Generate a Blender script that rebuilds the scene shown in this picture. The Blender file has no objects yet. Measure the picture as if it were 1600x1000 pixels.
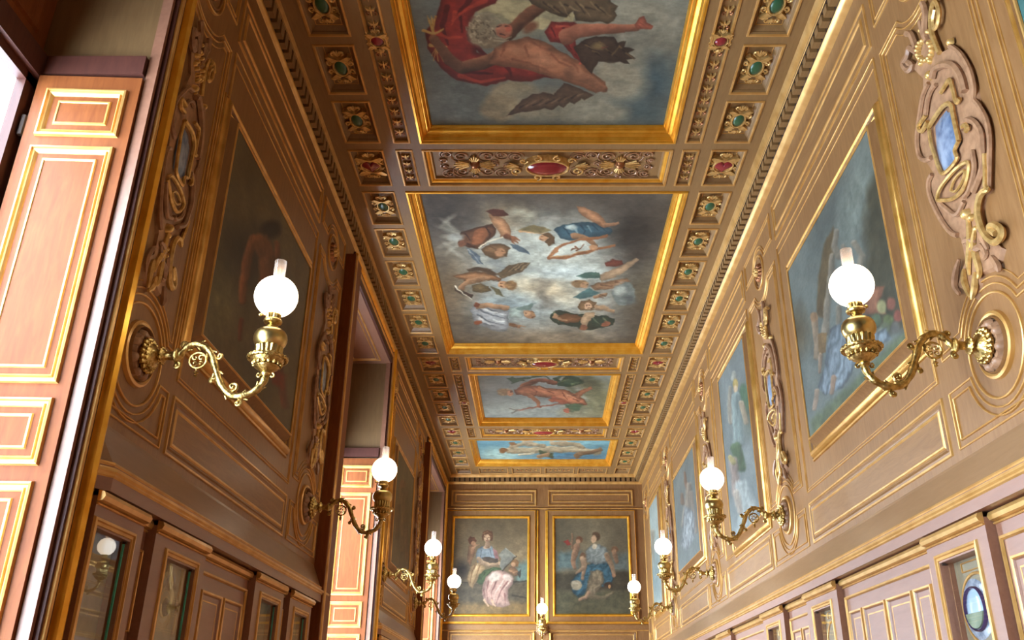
import bpy, bmesh, math, random
import numpy as np
from mathutils import Vector

# ------------------------------------------------------------------ camera, sky, exposure
sc = bpy.context.scene
C = sc.collection
EYE = 1.6                      # eye height above the floor; every z below is measured from the eye
PITCH = math.radians(24.41)
F_PX = 1370.6
CX, CY = 843.0, 500.0
cam_d = bpy.data.cameras.new('camera')
cam = bpy.data.objects.new('camera', cam_d); C.objects.link(cam)
cam.location = (0, 0, EYE)
cam.rotation_euler = (math.pi / 2 + PITCH, 0, 0)
cam_d.sensor_width = 36
cam_d.lens = F_PX / 1600 * 36
cam_d.shift_x = (800 - CX) / 1600
cam_d.clip_start = 0.05
sc.camera = cam
world = bpy.data.worlds.new('sky'); sc.world = world; world.use_nodes = True
bg = world.node_tree.nodes['Background']
bg.inputs['Color'].default_value = (0.66, 0.83, 1.0, 1)
bg.inputs['Strength'].default_value = 34.0
sc.view_settings.view_transform = 'Standard'
sc.view_settings.look = 'None'
sc.view_settings.exposure = 0.0
sc.view_settings.gamma = 1.0
sc.view_settings.use_curve_mapping = False
sc.cycles.max_bounces = 12
sc.cycles.diffuse_bounces = 8
sc.cycles.glossy_bounces = 4
sc.cycles.sample_clamp_indirect = 8
GLOBE = 4.2                    # lamp globe emission

H = 4.2; XL = -1.74; XR = 1.93; YF = 16.363; YB = -6.0; FLOOR = -1.6
BAYS = [(0.95, 3.19), (7.22, 9.55), (13.15, 15.95)]   # window openings in the left wall
HEAD = 3.78                    # top of the openings
XW = -2.3                      # plane of the window glass

# ------------------------------------------------------------------ materials
def srgb(r, g, b):
    f = lambda c: c / 12.92 if c <= 0.04045 else ((c + 0.055) / 1.055) ** 2.4
    return (f(r / 255), f(g / 255), f(b / 255), 1)
def new_mat(name):
    m = bpy.data.materials.new(name); m.use_nodes = True
    return m, m.node_tree, m.node_tree.nodes['Principled BSDF']
def wood(name, a, b, scale=(1, 1, 1), rough=0.42, spec=0.5, figure=6.0):
    m, t, p = new_mat(name)
    tc = t.nodes.new('ShaderNodeTexCoord'); mp = t.nodes.new('ShaderNodeMapping')
    mp.inputs['Scale'].default_value = scale
    t.links.new(tc.outputs['Object'], mp.inputs['Vector'])
    n = t.nodes.new('ShaderNodeTexNoise'); n.inputs['Scale'].default_value = figure
    n.inputs['Detail'].default_value = 6; n.inputs['Roughness'].default_value = 0.65
    n.inputs['Distortion'].default_value = 0.6
    t.links.new(mp.outputs[0], n.inputs['Vector'])
    n2 = t.nodes.new('ShaderNodeTexNoise'); n2.inputs['Scale'].default_value = 1.3
    t.links.new(tc.outputs['Object'], n2.inputs['Vector'])
    mx = t.nodes.new('ShaderNodeMath'); mx.operation = 'MULTIPLY_ADD'
    mx.inputs[1].default_value = 0.35; t.links.new(n2.outputs['Fac'], mx.inputs[0]); t.links.new(n.outputs['Fac'], mx.inputs[2])
    cr = t.nodes.new('ShaderNodeValToRGB')
    cr.color_ramp.elements[0].position = 0.4; cr.color_ramp.elements[0].color = a
    cr.color_ramp.elements[1].position = 1.0; cr.color_ramp.elements[1].color = b
    t.links.new(mx.outputs[0], cr.inputs[0]); t.links.new(cr.outputs[0], p.inputs['Base Color'])
    bp_ = t.nodes.new('ShaderNodeBump'); bp_.inputs['Strength'].default_value = 0.08; bp_.inputs['Distance'].default_value = 0.004
    t.links.new(n.outputs['Fac'], bp_.inputs['Height']); t.links.new(bp_.outputs[0], p.inputs['Normal'])
    p.inputs['Roughness'].default_value = rough; p.inputs['Specular IOR Level'].default_value = spec
    return m
def metal(name, a, b, metallic, rough, scale=9.0, bump=0.0):
    m, t, p = new_mat(name)
    tc = t.nodes.new('ShaderNodeTexCoord')
    n = t.nodes.new('ShaderNodeTexNoise'); n.inputs['Scale'].default_value = scale; n.inputs['Detail'].default_value = 4
    t.links.new(tc.outputs['Object'], n.inputs['Vector'])
    cr = t.nodes.new('ShaderNodeValToRGB')
    cr.color_ramp.elements[0].position = 0.35; cr.color_ramp.elements[0].color = a
    cr.color_ramp.elements[1].position = 0.65; cr.color_ramp.elements[1].color = b
    t.links.new(n.outputs['Fac'], cr.inputs[0]); t.links.new(cr.outputs[0], p.inputs['Base Color'])
    p.inputs['Metallic'].default_value = metallic; p.inputs['Roughness'].default_value = rough
    if bump:
        n3 = t.nodes.new('ShaderNodeTexNoise'); n3.inputs['Scale'].default_value = 120
        t.links.new(tc.outputs['Object'], n3.inputs['Vector'])
        bb = t.nodes.new('ShaderNodeBump'); bb.inputs['Strength'].default_value = bump; bb.inputs['Distance'].default_value = 0.004
        t.links.new(n3.outputs['Fac'], bb.inputs['Height']); t.links.new(bb.outputs[0], p.inputs['Normal'])
    return m
OAK = wood('oak_panelling', srgb(116, 78, 43), srgb(148, 107, 67), (6, 0.8, 6), 0.42, 0.32)
OAKV = wood('oak_upright', srgb(116, 78, 43), srgb(146, 105, 66), (6, 6, 0.8), 0.42, 0.32)
OAKC = wood('oak_ceiling_beam', srgb(124, 90, 52), srgb(142, 107, 66), (6, 1, 6))
OAKG = wood('oak_polished', srgb(122, 88, 58), srgb(142, 106, 74), (6, 0.8, 6), 0.32, 0.5)
ROSE = wood('rose_oak', srgb(124, 82, 62), srgb(142, 98, 76), (6, 0.8, 6), 0.38)
REDW = wood('red_mahogany', srgb(104, 52, 24), srgb(132, 74, 36), (7, 7, 0.9), 0.5, 0.15)
REDD = wood('dark_mahogany', srgb(64, 33, 26), srgb(84, 46, 36), (7, 7, 0.9), 0.5, 0.25)
TAN = wood('tan_oak_reveal', srgb(102, 74, 44), srgb(120, 90, 56), (7, 7, 0.8), 0.5)
GOLD = metal('gold_leaf', srgb(222, 156, 44), srgb(238, 180, 70), 0.75, 0.34)
GOLDP = metal('gold_paint_line', srgb(186, 136, 70), srgb(206, 158, 92), 0.45, 0.36)
GOLDC = metal('pale_gold_roll', srgb(190, 144, 78), srgb(214, 170, 104), 0.55, 0.3)
WALLG = metal('wall_frame_gold', srgb(176, 124, 50), srgb(204, 152, 78), 0.65, 0.36)
GOLDR = metal('relief_gilding', srgb(186, 144, 80), srgb(224, 184, 118), 0.6, 0.36, 30)
BRASS = metal('polished_brass', srgb(184, 156, 92), srgb(206, 178, 116), 1.0, 0.3, 14)
BRASSR = metal('chased_brass', srgb(150, 120, 64), srgb(208, 178, 112), 1.0, 0.34, 60, 0.6)
BROWNR = metal('brown_relief', srgb(136, 98, 70), srgb(164, 122, 90), 0.0, 0.42, 25)
SCROLLM = metal('arabesque_paint', srgb(132, 92, 66), srgb(176, 130, 94), 0.15, 0.35, 30)
DARKM = metal('dark_brown', srgb(44, 28, 20), srgb(60, 40, 28), 0.0, 0.6)
BRONZE = metal('bronze_relief', srgb(120, 72, 44), srgb(170, 112, 70), 0.7, 0.35, 20)
GREEN = metal('green_enamel', srgb(28, 66, 40), srgb(42, 84, 54), 0.0, 0.3)
RED = metal('red_enamel', srgb(116, 28, 34), srgb(136, 40, 44), 0.0, 0.15)
BLUE = metal('blue_enamel', srgb(76, 92, 118), srgb(140, 150, 168), 0.0, 0.3, 16)
STONE = metal('floor_parquet', srgb(122, 78, 38), srgb(142, 94, 50), 0.0, 0.35, 3)
PLASTER = metal('plain_lower_wall', srgb(128, 84, 54), srgb(144, 98, 66), 0.0, 0.5, 3)
def glass_mat(name, col=(1, 1, 1, 1), rough=0.0):
    m, t, p = new_mat(name)
    p.inputs['Base Color'].default_value = col; p.inputs['Transmission Weight'].default_value = 1
    p.inputs['Roughness'].default_value = rough; p.inputs['IOR'].default_value = 1.45
    return m

def pane_mat():
    m = bpy.data.materials.new('thin_pane_glass'); m.use_nodes = True; t = m.node_tree
    for n in list(t.nodes): t.nodes.remove(n)
    out = t.nodes.new('ShaderNodeOutputMaterial'); mix = t.nodes.new('ShaderNodeMixShader')
    tr = t.nodes.new('ShaderNodeBsdfTransparent'); gl = t.nodes.new('ShaderNodeBsdfGlossy'); gl.inputs['Roughness'].default_value = 0.01
    lw = t.nodes.new('ShaderNodeLayerWeight'); lw.inputs['Blend'].default_value = 0.5
    pw = t.nodes.new('ShaderNodeMath'); pw.operation = 'POWER'; pw.inputs[1].default_value = 4.0; t.links.new(lw.outputs['Facing'], pw.inputs[0])
    fr = t.nodes.new('ShaderNodeMath'); fr.operation = 'MULTIPLY_ADD'; fr.inputs[1].default_value = 0.9; fr.inputs[2].default_value = 0.05; t.links.new(pw.outputs[0], fr.inputs[0])
    t.links.new(fr.outputs[0], mix.inputs[0]); t.links.new(tr.outputs[0], mix.inputs[1]); t.links.new(gl.outputs[0], mix.inputs[2])
    t.links.new(mix.outputs[0], out.inputs[0])
    return m
PANE = pane_mat()
def chimney_mat():
    m = bpy.data.materials.new('frosted_chimney_glass'); m.use_nodes = True; t = m.node_tree
    for n in list(t.nodes): t.nodes.remove(n)
    out = t.nodes.new('ShaderNodeOutputMaterial'); mix = t.nodes.new('ShaderNodeMixShader'); mix2 = t.nodes.new('ShaderNodeMixShader')
    tr = t.nodes.new('ShaderNodeBsdfTransparent'); gl = t.nodes.new('ShaderNodeBsdfGlossy'); gl.inputs['Roughness'].default_value = 0.05
    tl = t.nodes.new('ShaderNodeBsdfTranslucent'); tl.inputs['Color'].default_value = (0.95, 0.85, 0.78, 1)
    mix2.inputs[0].default_value = 0.3; mix.inputs[0].default_value = 0.12
    t.links.new(tr.outputs[0], mix2.inputs[1]); t.links.new(tl.outputs[0], mix2.inputs[2])
    t.links.new(mix2.outputs[0], mix.inputs[1]); t.links.new(gl.outputs[0], mix.inputs[2]); t.links.new(mix.outputs[0], out.inputs[0])
    return m
CHIM = chimney_mat()
def emit_mat(name, col, s):
    m, t, p = new_mat(name)
    p.inputs['Base Color'].default_value = (0.9, 0.88, 0.85, 1)
    p.inputs['Emission Color'].default_value = col; p.inputs['Emission Strength'].default_value = s
    p.inputs['Roughness'].default_value = 0.3
    return m
OPAL = emit_mat('opal_globe_glass', (1.0, 0.84, 0.62, 1), GLOBE)
def paint_mat():
    m, t, p = new_mat('oil_paint')
    a = t.nodes.new('ShaderNodeVertexColor'); a.layer_name = 'paint'
    tc = t.nodes.new('ShaderNodeTexCoord'); n = t.nodes.new('ShaderNodeTexNoise'); n.inputs['Scale'].default_value = 60
    n.inputs['Detail'].default_value = 4
    t.links.new(tc.outputs['Object'], n.inputs['Vector'])
    mr = t.nodes.new('ShaderNodeMapRange'); mr.inputs['To Min'].default_value = 0.84; mr.inputs['To Max'].default_value = 1.16
    t.links.new(n.outputs['Fac'], mr.inputs['Value'])
    mx = t.nodes.new('ShaderNodeVectorMath'); mx.operation = 'SCALE'
    t.links.new(a.outputs['Color'], mx.inputs[0]); t.links.new(mr.outputs[0], mx.inputs['Scale'])
    t.links.new(mx.outputs[0], p.inputs['Base Color'])
    p.inputs['Roughness'].default_value = 0.55; p.inputs['Specular IOR Level'].default_value = 0.3
    return m
PAINT = paint_mat()

# ------------------------------------------------------------------ planes: (u, v, height off the surface) -> x, y, z
def PR(u, v, h): return (XR - h, u, v)
def PL(u, v, h): return (XL + h, u, v)
def PF(u, v, h): return (u, YF - h, v)
def PC(u, v, h): return (u, v, H - h)

class MB:
    def __init__(s, mats): s.v = []; s.f = []; s.m = []; s.mats = mats if isinstance(mats, list) else [mats]
    def add(s, vs, fs, mi=0):
        o = len(s.v); s.v += vs; s.f += [tuple(i + o for i in f) for f in fs]; s.m += [mi] * len(fs)
    def slab(s, P, u0, u1, v0, v1, h0, h1, mi=0):
        vs = [P(u, v, h) for h in (h0, h1) for (u, v) in ((u0, v0), (u1, v0), (u1, v1), (u0, v1))]
        s.add(vs, [(0, 3, 2, 1), (4, 5, 6, 7), (0, 1, 5, 4), (1, 2, 6, 5), (2, 3, 7, 6), (3, 0, 4, 7)], mi)
    def quad(s, P, u0, u1, v0, v1, h, mi=0):
        s.add([P(u0, v0, h), P(u1, v0, h), P(u1, v1, h), P(u0, v1, h)], [(0, 1, 2, 3)], mi)
    def frame(s, P, u0, u1, v0, v1, prof, mi=0, mis=None):
        """mitred rectangular moulding; prof = (inset, height) from the outside in"""
        vs = []
        for (d, h) in prof:
            vs += [P(u0 + d, v0 + d, h), P(u1 - d, v0 + d, h), P(u1 - d, v1 - d, h), P(u0 + d, v1 - d, h)]
        for k in range(len(prof) - 1):
            fs = [(4 * k + j, 4 * k + (j + 1) % 4, 4 * k + 4 + (j + 1) % 4, 4 * k + 4 + j) for j in range(4)]
            o = len(s.v)
            s.add(vs[4 * k:4 * k + 8], [tuple(i - 4 * k for i in f) for f in fs], mis[k] if mis else mi)
    def strip(s, P, pts, w, h, closed=False, mi=0, h0=0.0):
        """half-round bead along a path on the surface"""
        n = len(pts); sec = [(-w / 2, h0), (-w * 0.36, h0 + h * 0.75), (0, h0 + h), (w * 0.36, h0 + h * 0.75), (w / 2, h0)]
        vs = []
        for i in range(n):
            a = pts[(i - 1) % n] if (closed or i > 0) else None
            b = pts[(i + 1) % n] if (closed or i < n - 1) else None
            p = pts[i]
            def nrm(q, r):
                dx, dy = r[0] - q[0], r[1] - q[1]; l = math.hypot(dx, dy) or 1e-9
                return (-dy / l, dx / l)
            if a is None: nx, ny = nrm(p, b); k = 1
            elif b is None: nx, ny = nrm(a, p); k = 1
            else:
                n1, n2 = nrm(a, p), nrm(p, b); nx, ny = n1[0] + n2[0], n1[1] + n2[1]
                l = math.hypot(nx, ny) or 1e-9; nx /= l; ny /= l
                k = 1 / max(0.35, nx * n1[0] + ny * n1[1])
            for (d, hh) in sec: vs.append(P(p[0] + nx * d * k, p[1] + ny * d * k, hh))
        fs = []
        for i in range(n if closed else n - 1):
            j = (i + 1) % n
            for q in range(4): fs.append((5 * i + q, 5 * i + q + 1, 5 * j + q + 1, 5 * j + q))
        if not closed: fs += [(0, 1, 2, 3, 4), tuple(5 * (n - 1) + q for q in (4, 3, 2, 1, 0))]
        s.add(vs, fs, mi)
    def rectline(s, P, u0, u1, v0, v1, w, h, mi=0, h0=0.0):
        s.strip(P, [(u0, v0), (u1, v0), (u1, v1), (u0, v1)], w, h, True, mi, h0)
    def dome(s, P, cu, cv, ru, rv, h0, hd, mi=0, n=20, rings=4, pts=None):
        """low dome over an ellipse (or over an outline pts)"""
        vs = [P(cu, cv, h0 + hd)]; fs = []
        if pts is None: pts = [(cu + ru * math.cos(2 * math.pi * i / n), cv + rv * math.sin(2 * math.pi * i / n)) for i in range(n)]
        n = len(pts)
        for r in range(1, rings + 1):
            t = r / rings; hh = h0 + hd * math.sqrt(max(0, 1 - t * t))
            for p in pts: vs.append(P(cu + (p[0] - cu) * t, cv + (p[1] - cv) * t, hh))
        for i in range(n): fs.append((0, 1 + i, 1 + (i + 1) % n))
        for r in range(rings - 1):
            for i in range(n):
                a = 1 + r * n; j = (i + 1) % n
                fs.append((a + i, a + n + i, a + n + j, a + j))
        s.add(vs, fs, mi)
    def plate(s, P, pts, h0, h1, mi=0, inset=0.0):
        n = len(pts); cu = sum(p[0] for p in pts) / n; cv = sum(p[1] for p in pts) / n
        vs = [P(p[0], p[1], h0) for p in pts]
        vs += [P(cu + (p[0] - cu) * (1 - inset), cv + (p[1] - cv) * (1 - inset), h1) for p in pts]
        s.add(vs, [tuple(range(n, 2 * n))] + [(i, (i + 1) % n, n + (i + 1) % n, n + i) for i in range(n)], mi)
    def tube(s, pts, rad, seg=8, mi=0, closed=False):
        n = len(pts); vs = []; fs = []
        if not isinstance(rad, (list, tuple)): rad = [rad] * n
        up = None
        for i in range(n):
            a = Vector(pts[(i - 1) % n] if (closed or i > 0) else pts[i]); b = Vector(pts[(i + 1) % n] if (closed or i < n - 1) else pts[i])
            t = (b - a)
            if t.length < 1e-9: t = Vector((0, 0, 1))
            t.normalize()
            if up is None: up = t.orthogonal().normalized()
            up = (up - t * up.dot(t))
            if up.length < 1e-6: up = t.orthogonal()
            up.normalize(); sd = t.cross(up)
            c = Vector(pts[i])
            for k in range(seg):
                an = 2 * math.pi * k / seg
                vs.append(tuple(c + (up * math.cos(an) + sd * math.sin(an)) * rad[i]))
        for i in range(n if closed else n - 1):
            j = (i + 1) % n
            for k in range(seg):
                k2 = (k + 1) % seg
                fs.append((i * seg + k, i * seg + k2, j * seg + k2, j * seg + k))
        if not closed:
            fs += [tuple(reversed(range(seg))), tuple((n - 1) * seg + k for k in range(seg))]
        s.add(vs, fs, mi)
    def ptube(s, P, pts, rad, h, seg=6, mi=0, closed=False):
        n = len(pts)
        hs = h if isinstance(h, (list, tuple)) else [h] * n
        s.tube([P(p[0], p[1], hs[i]) for i, p in enumerate(pts)], rad, seg, mi, closed)
    def lathe(s, prof, cx=0, cy=0, cz=0, seg=24, mi=0, flute=0, fl=(0, 0), axis='z', n_fl=12):
        vs = []; fs = []
        n = len(prof)
        for i, (r, z) in enumerate(prof):
            for k in range(seg):
                a = 2 * math.pi * k / seg; rr = r
                if flute and fl[0] <= z <= fl[1]: rr = r * (1 + flute * math.cos(n_fl * a))
                if axis == 'z': vs.append((cx + rr * math.cos(a), cy + rr * math.sin(a), cz + z))
                else: vs.append((cx + z, cy + rr * math.cos(a), cz + rr * math.sin(a)))
        for i in range(n - 1):
            for k in range(seg):
                k2 = (k + 1) % seg; fs.append((i * seg + k, i * seg + k2, (i + 1) * seg + k2, (i + 1) * seg + k))
        s.add(vs, fs, mi)
    def ball(s, c, r, seg=10, rings=6, mi=0, sz=(1, 1, 1)):
        vs = []; fs = []
        for i in range(rings + 1):
            t = math.pi * i / rings
            for k in range(seg):
                a = 2 * math.pi * k / seg
                vs.append((c[0] + r * sz[0] * math.sin(t) * math.cos(a), c[1] + r * sz[1] * math.sin(t) * math.sin(a), c[2] + r * sz[2] * math.cos(t)))
        for i in range(rings):
            for k in range(seg):
                k2 = (k + 1) % seg; fs.append((i * seg + k, i * seg + k2, (i + 1) * seg + k2, (i + 1) * seg + k))
        s.add(vs, fs, mi)
    def mesh(s, name, smooth=False):
        me = bpy.data.meshes.new(name); me.from_pydata(s.v, [], s.f)
        for m in s.mats: me.materials.append(m)
        me.polygons.foreach_set('material_index', s.m)
        bm = bmesh.new(); bm.from_mesh(me)
        bmesh.ops.remove_doubles(bm, verts=bm.verts, dist=1e-5)
        bmesh.ops.recalc_face_normals(bm, faces=bm.faces); bm.to_mesh(me); bm.free()
        if smooth:
            me.polygons.foreach_set('use_smooth', [True] * len(me.polygons))
            try: me.set_sharp_from_angle(angle=math.radians(40))
            except Exception: pass
        me.update()
        return me

def link(name, data, parent=None, loc=(0, 0, 0)):
    o = bpy.data.objects.new(name, data); C.objects.link(o)
    if parent: o.parent = parent; o.location = loc
    else: o.location = (loc[0], loc[1], loc[2] + EYE)
    return o
def build(name, mb, parent=None, smooth=False, loc=(0, 0, 0)): return link(name, mb.mesh(name, smooth), parent, loc)
def tag(o, label, cat, group=None):
    o['label'] = label; o['category'] = cat
    if group: o['group'] = group
    return o
def struct(o): o['kind'] = 'structure'; return o
def thing(name, label, cat, loc=(0, 0, 0), group=None): return tag(link(name, None, None, loc), label, cat, group)
def copy_tree(o, parent=None):
    c = o.copy(); C.objects.link(c)
    if parent: c.parent = parent
    for ch in list(o.children): copy_tree(ch, c)
    return c

def arc(cu, cv, r, a0, a1, n=14, rv=None):
    rv = rv or r
    return [(cu + r * math.cos(math.radians(a0 + (a1 - a0) * i / n)), cv + rv * math.sin(math.radians(a0 + (a1 - a0) * i / n))) for i in range(n + 1)]
def spiral(cu, cv, r, a0, turns, sgn=1, n=18, shrink=0.85):
    return [(cu + r * (1 - shrink * i / n) * math.cos(a0 + sgn * turns * 2 * math.pi * i / n),
             cv + r * (1 - shrink * i / n) * math.sin(a0 + sgn * turns * 2 * math.pi * i / n)) for i in range(n + 1)]
def smooth_path(pts, n=4):
    out = []
    for i in range(len(pts) - 1):
        p0 = pts[max(i - 1, 0)]; p1 = pts[i]; p2 = pts[i + 1]; p3 = pts[min(i + 2, len(pts) - 1)]
        for k in range(n):
            t = k / n
            out.append(tuple(0.5 * ((2 * p1[c]) + (-p0[c] + p2[c]) * t + (2 * p0[c] - 5 * p1[c] + 4 * p2[c] - p3[c]) * t * t + (-p0[c] + 3 * p1[c] - 3 * p2[c] + p3[c]) * t ** 3) for c in range(len(p1))))
    out.append(tuple(pts[-1]))
    return out

# ------------------------------------------------------------------ the shell: floor, walls, ceiling
mb = MB(STONE); mb.slab(lambda u, v, h: (u, v, FLOOR + h), -2.9, 2.4, YB - 0.3, YF + 0.4, -0.1, 0); struct(build('floor', mb))

# left wall: piers between the windows, lintels over them
wl = MB([OAKV, OAK, PLASTER]); wl2 = MB([PLASTER]); edges = [YB] + [y for b in BAYS for y in b] + [YF]
piers = [(edges[i], edges[i + 1]) for i in range(0, len(edges), 2)]
for a, b in piers:
    wl.slab(PL, a, b, 0.86, H + 0.3, -0.578, 0, 0)
    wl2.slab(PL, a, b, FLOOR, 0.86, -0.578, -0.125)
for a, b in BAYS: wl.slab(PL, a, b, HEAD, H + 0.3, -0.578, 0, 1)
WALL_L = struct(build('wall_left', wl)); struct(build('wall_left', wl2))
wr = MB([OAKV, PLASTER]); wr.slab(PR, YB, YF, 0.86, H + 0.3, -0.3, 0, 0)
WALL_R = struct(build('wall_right', wr)); wr = MB([PLASTER]); wr.slab(PR, YB, YF, FLOOR, 0.86, -0.42, -0.125); struct(build('wall_right', wr))
wf = MB([OAKV]); wf.slab(PF, XL - 0.6, XR + 0.4, FLOOR, H + 0.3, -0.3, 0); WALL_F = struct(build('wall_end', wf))
wb = MB([OAKV]); wb.slab(PF, XL - 0.6, XR + 0.4, FLOOR, H + 0.3, YF - YB, YF - YB + 0.3); struct(build('wall_entrance', wb))

# ceiling: beam grid with real holes, coffers behind them
CO = 0.065                                             # centre line of the ceiling
SQL, SQR = (-1.553, -1.278), (1.405, 1.68)
STL, STR = (-1.165, -1.04), (1.17, 1.295)
secs = [('rub', 3.49, 5.81, 4), ('band', 5.92, 6.43), ('wide', 6.54, 10.27, 6), ('band', 10.40, 10.90),
        ('rub', 11.02, 13.28, 4), ('band', 13.42, 13.91), ('wide', 14.05, 15.71, 3), ('last', 15.86, 16.27)]
holes = []                                             # (kind, u0, u1, v0, v1)
yb0 = 2.88
holes += [('redsq', SQL[0], SQL[1], 2.88, 3.38), ('redsq', SQR[0], SQR[1], 2.88, 3.38), ('bandpanel', -0.95, 1.08, 2.88, 3.38),
          ('short', STL[0], STL[1], 2.88, 3.38), ('short', STR[0], STR[1], 2.88, 3.38)]
for s_ in secs:
    k, a, b = s_[:3]
    if k in ('rub', 'wide'):
        n = s_[3]; gap = 0.095; w = (b - a - gap * (n - 1)) / n
        for i in range(n):
            for S in (SQL, SQR): holes.append(('square', S[0], S[1], a + i * (w + gap), a + i * (w + gap) + w))
        if k == 'rub':
            for S in (STL, STR): holes.append(('long', S[0], S[1], a, b))
            holes.append(('paint', -0.95, 1.08, a, b))
        else: holes.append(('paint', -1.165, 1.295, a, b))
    elif k == 'band':
        for S in (SQL, SQR): holes.append(('redsq', S[0], S[1], a, b))
        for S in (STL, STR): holes.append(('short', S[0], S[1], a, b))
        holes.append(('bandpanel', -0.95, 1.08, a, b))
    else:
        for S in (SQL, SQR): holes.append(('endsq', S[0], S[1], a, b))
        for i in range(4):
            w = 2.46 / 4; u = -1.165 + i * w; holes.append(('endbar', u + 0.04, u + w - 0.04, a, b))
ce = MB([OAKC])
us = sorted({XL - 0.02, XR + 0.02} | {h_[1] for h_ in holes} | {h_[2] for h_ in holes})
vs_ = sorted({YB, YF} | {h_[3] for h_ in holes} | {h_[4] for h_ in holes})
for j in range(len(vs_) - 1):
    run = None
    for i in range(len(us) - 1):
        cu, cv = (us[i] + us[i + 1]) / 2, (vs_[j] + vs_[j + 1]) / 2
        inh = any(h_[1] < cu < h_[2] and h_[3] < cv < h_[4] for h_ in holes)
        if not inh and run is None: run = us[i]
        if inh and run is not None: ce.quad(PC, run, us[i], vs_[j], vs_[j + 1], 0); run = None
    if run is not None: ce.quad(PC, run, us[-1], vs_[j], vs_[j + 1], 0)
ce.slab(PC, XL - 0.6, XR + 0.4, YB - 0.3, YF + 0.3, -0.3, -0.2)
CEIL = struct(build('ceiling', ce))

_jew = {}
def jewel_cartouche(kind):
    """strapwork cartouche with a coloured enamel oval, centred on 0,0, hanging below z=0"""
    if kind in _jew: return _jew[kind]
    P = lambda u, v, h: (u, v, -h)
    m = MB([GOLDR, BROWNR])
    rx, ry = (0.044, 0.076) if kind == 'green' else (0.07, 0.074)
    pts = []
    for i in range(24):
        a = 2 * math.pi * i / 24; k = 1 + 0.30 * abs(math.cos(2 * a + math.pi / 2)) ** 3
        pts.append(((rx + 0.022) * k * math.cos(a), (ry + 0.028) * k * math.sin(a)))
    m.plate(P, pts, 0, 0.028, 0, 0.12)
    m.ptube(P, arc(0, 0, rx + 0.008, 0, 345, 22, ry + 0.008), 0.008, 0.032, 6, 0, True)
    for sx in (-1, 1):
        m.ptube(P, spiral(sx * (rx + 0.03), ry * 0.55, 0.026, math.pi / 2, 1.1, -sx), 0.008, 0.024)
        m.ptube(P, spiral(sx * (rx + 0.03), -ry * 0.55, 0.026, -math.pi / 2, 1.1, sx), 0.008, 0.024)
        m.plate(P, [(sx * (rx + 0.004), ry * 0.8), (sx * (rx + 0.052), ry + 0.036), (sx * (rx + 0.024), ry + 0.05), (sx * 0.012, ry + 0.015)], 0, 0.04, 0)
        m.plate(P, [(sx * (rx + 0.004), -ry * 0.8), (sx * (rx + 0.052), -ry - 0.036), (sx * (rx + 0.022), -ry - 0.05), (sx * 0.012, -ry - 0.015)], 0, 0.04, 0)
        m.ptube(P, spiral(sx * 0.03, ry + 0.07, 0.024, -math.pi / 2, 1.0, sx), 0.008, 0.026)
        m.ptube(P, spiral(sx * 0.026, -ry - 0.075, 0.022, math.pi / 2, 1.0, -sx), 0.008, 0.026)
    for k in (-2, -1, 0, 1, 2):
        a = math.radians(90 + 28 * k)
        m.ptube(P, [(0, -ry - 0.055), (0.045 * math.cos(a), -ry - 0.055 - 0.05 * math.sin(a))], [0.009, 0.005], 0.028)
        m.ptube(P, [(0, ry + 0.055), (0.04 * math.cos(a), ry + 0.055 + 0.04 * math.sin(a))], [0.009, 0.005], 0.028)
    j = MB([GREEN if kind == 'green' else RED])
    if kind == 'green': j.dome(P, 0, 0, rx, ry, 0.028, 0.016)
    elif kind == 'red_oval': j.dome(P, 0, 0, rx, ry, 0.028, 0.018)
    else:
        hp = []
        for i in range(28):
            t = 2 * math.pi * i / 28
            hp.append((0.0052 * 16 * math.sin(t) ** 3 * 0.95, -0.0056 * (13 * math.cos(t) - 5 * math.cos(2 * t) - 2 * math.cos(3 * t) - math.cos(4 * t)) * 0.95))
        j.dome(P, 0, 0.0, 0, 0, 0.03, 0.016, pts=hp)
    _jew[kind] = (m.mesh('cartouche', True), j.mesh('jewel', True))
    return _jew[kind]
def put_cartouche(kind, u, v, depth, scale=1.0):
    a, b = jewel_cartouche(kind)
    o = link('cartouche', a, CEIL, (u, v, H + depth)); o.scale = (scale, scale, 1)
    link('jewel', b, o)
    return o

_gar = {}
def garland(n, L, name):
    if name in _gar: return _gar[name]
    P = lambda u, v, h: (u, v, -h); m = MB([GOLDR, BRONZE])
    for i in range(n):
        v = -L / 2 + L * (i + 0.5) / n; st = L / n
        if n > 6 and abs(i - (n - 1) / 2) < 0.6: continue
        m.plate(P, [(0, v - st * 0.35), (0.008, v), (0, v + st * 0.35), (-0.008, v)], 0, 0.018)
        for sx in (-1, 1):
            m.ptube(P, spiral(sx * 0.02, v + st * 0.1, 0.018, math.pi / 2, 0.9, -sx, 10), 0.006, 0.014, 5, 1)
            m.plate(P, [(0, v - st * 0.1), (sx * 0.034, v - st * 0.3), (sx * 0.02, v - st * 0.02)], 0, 0.02)
    _gar[name] = m.mesh('garland', True)
    return _gar[name]

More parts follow.
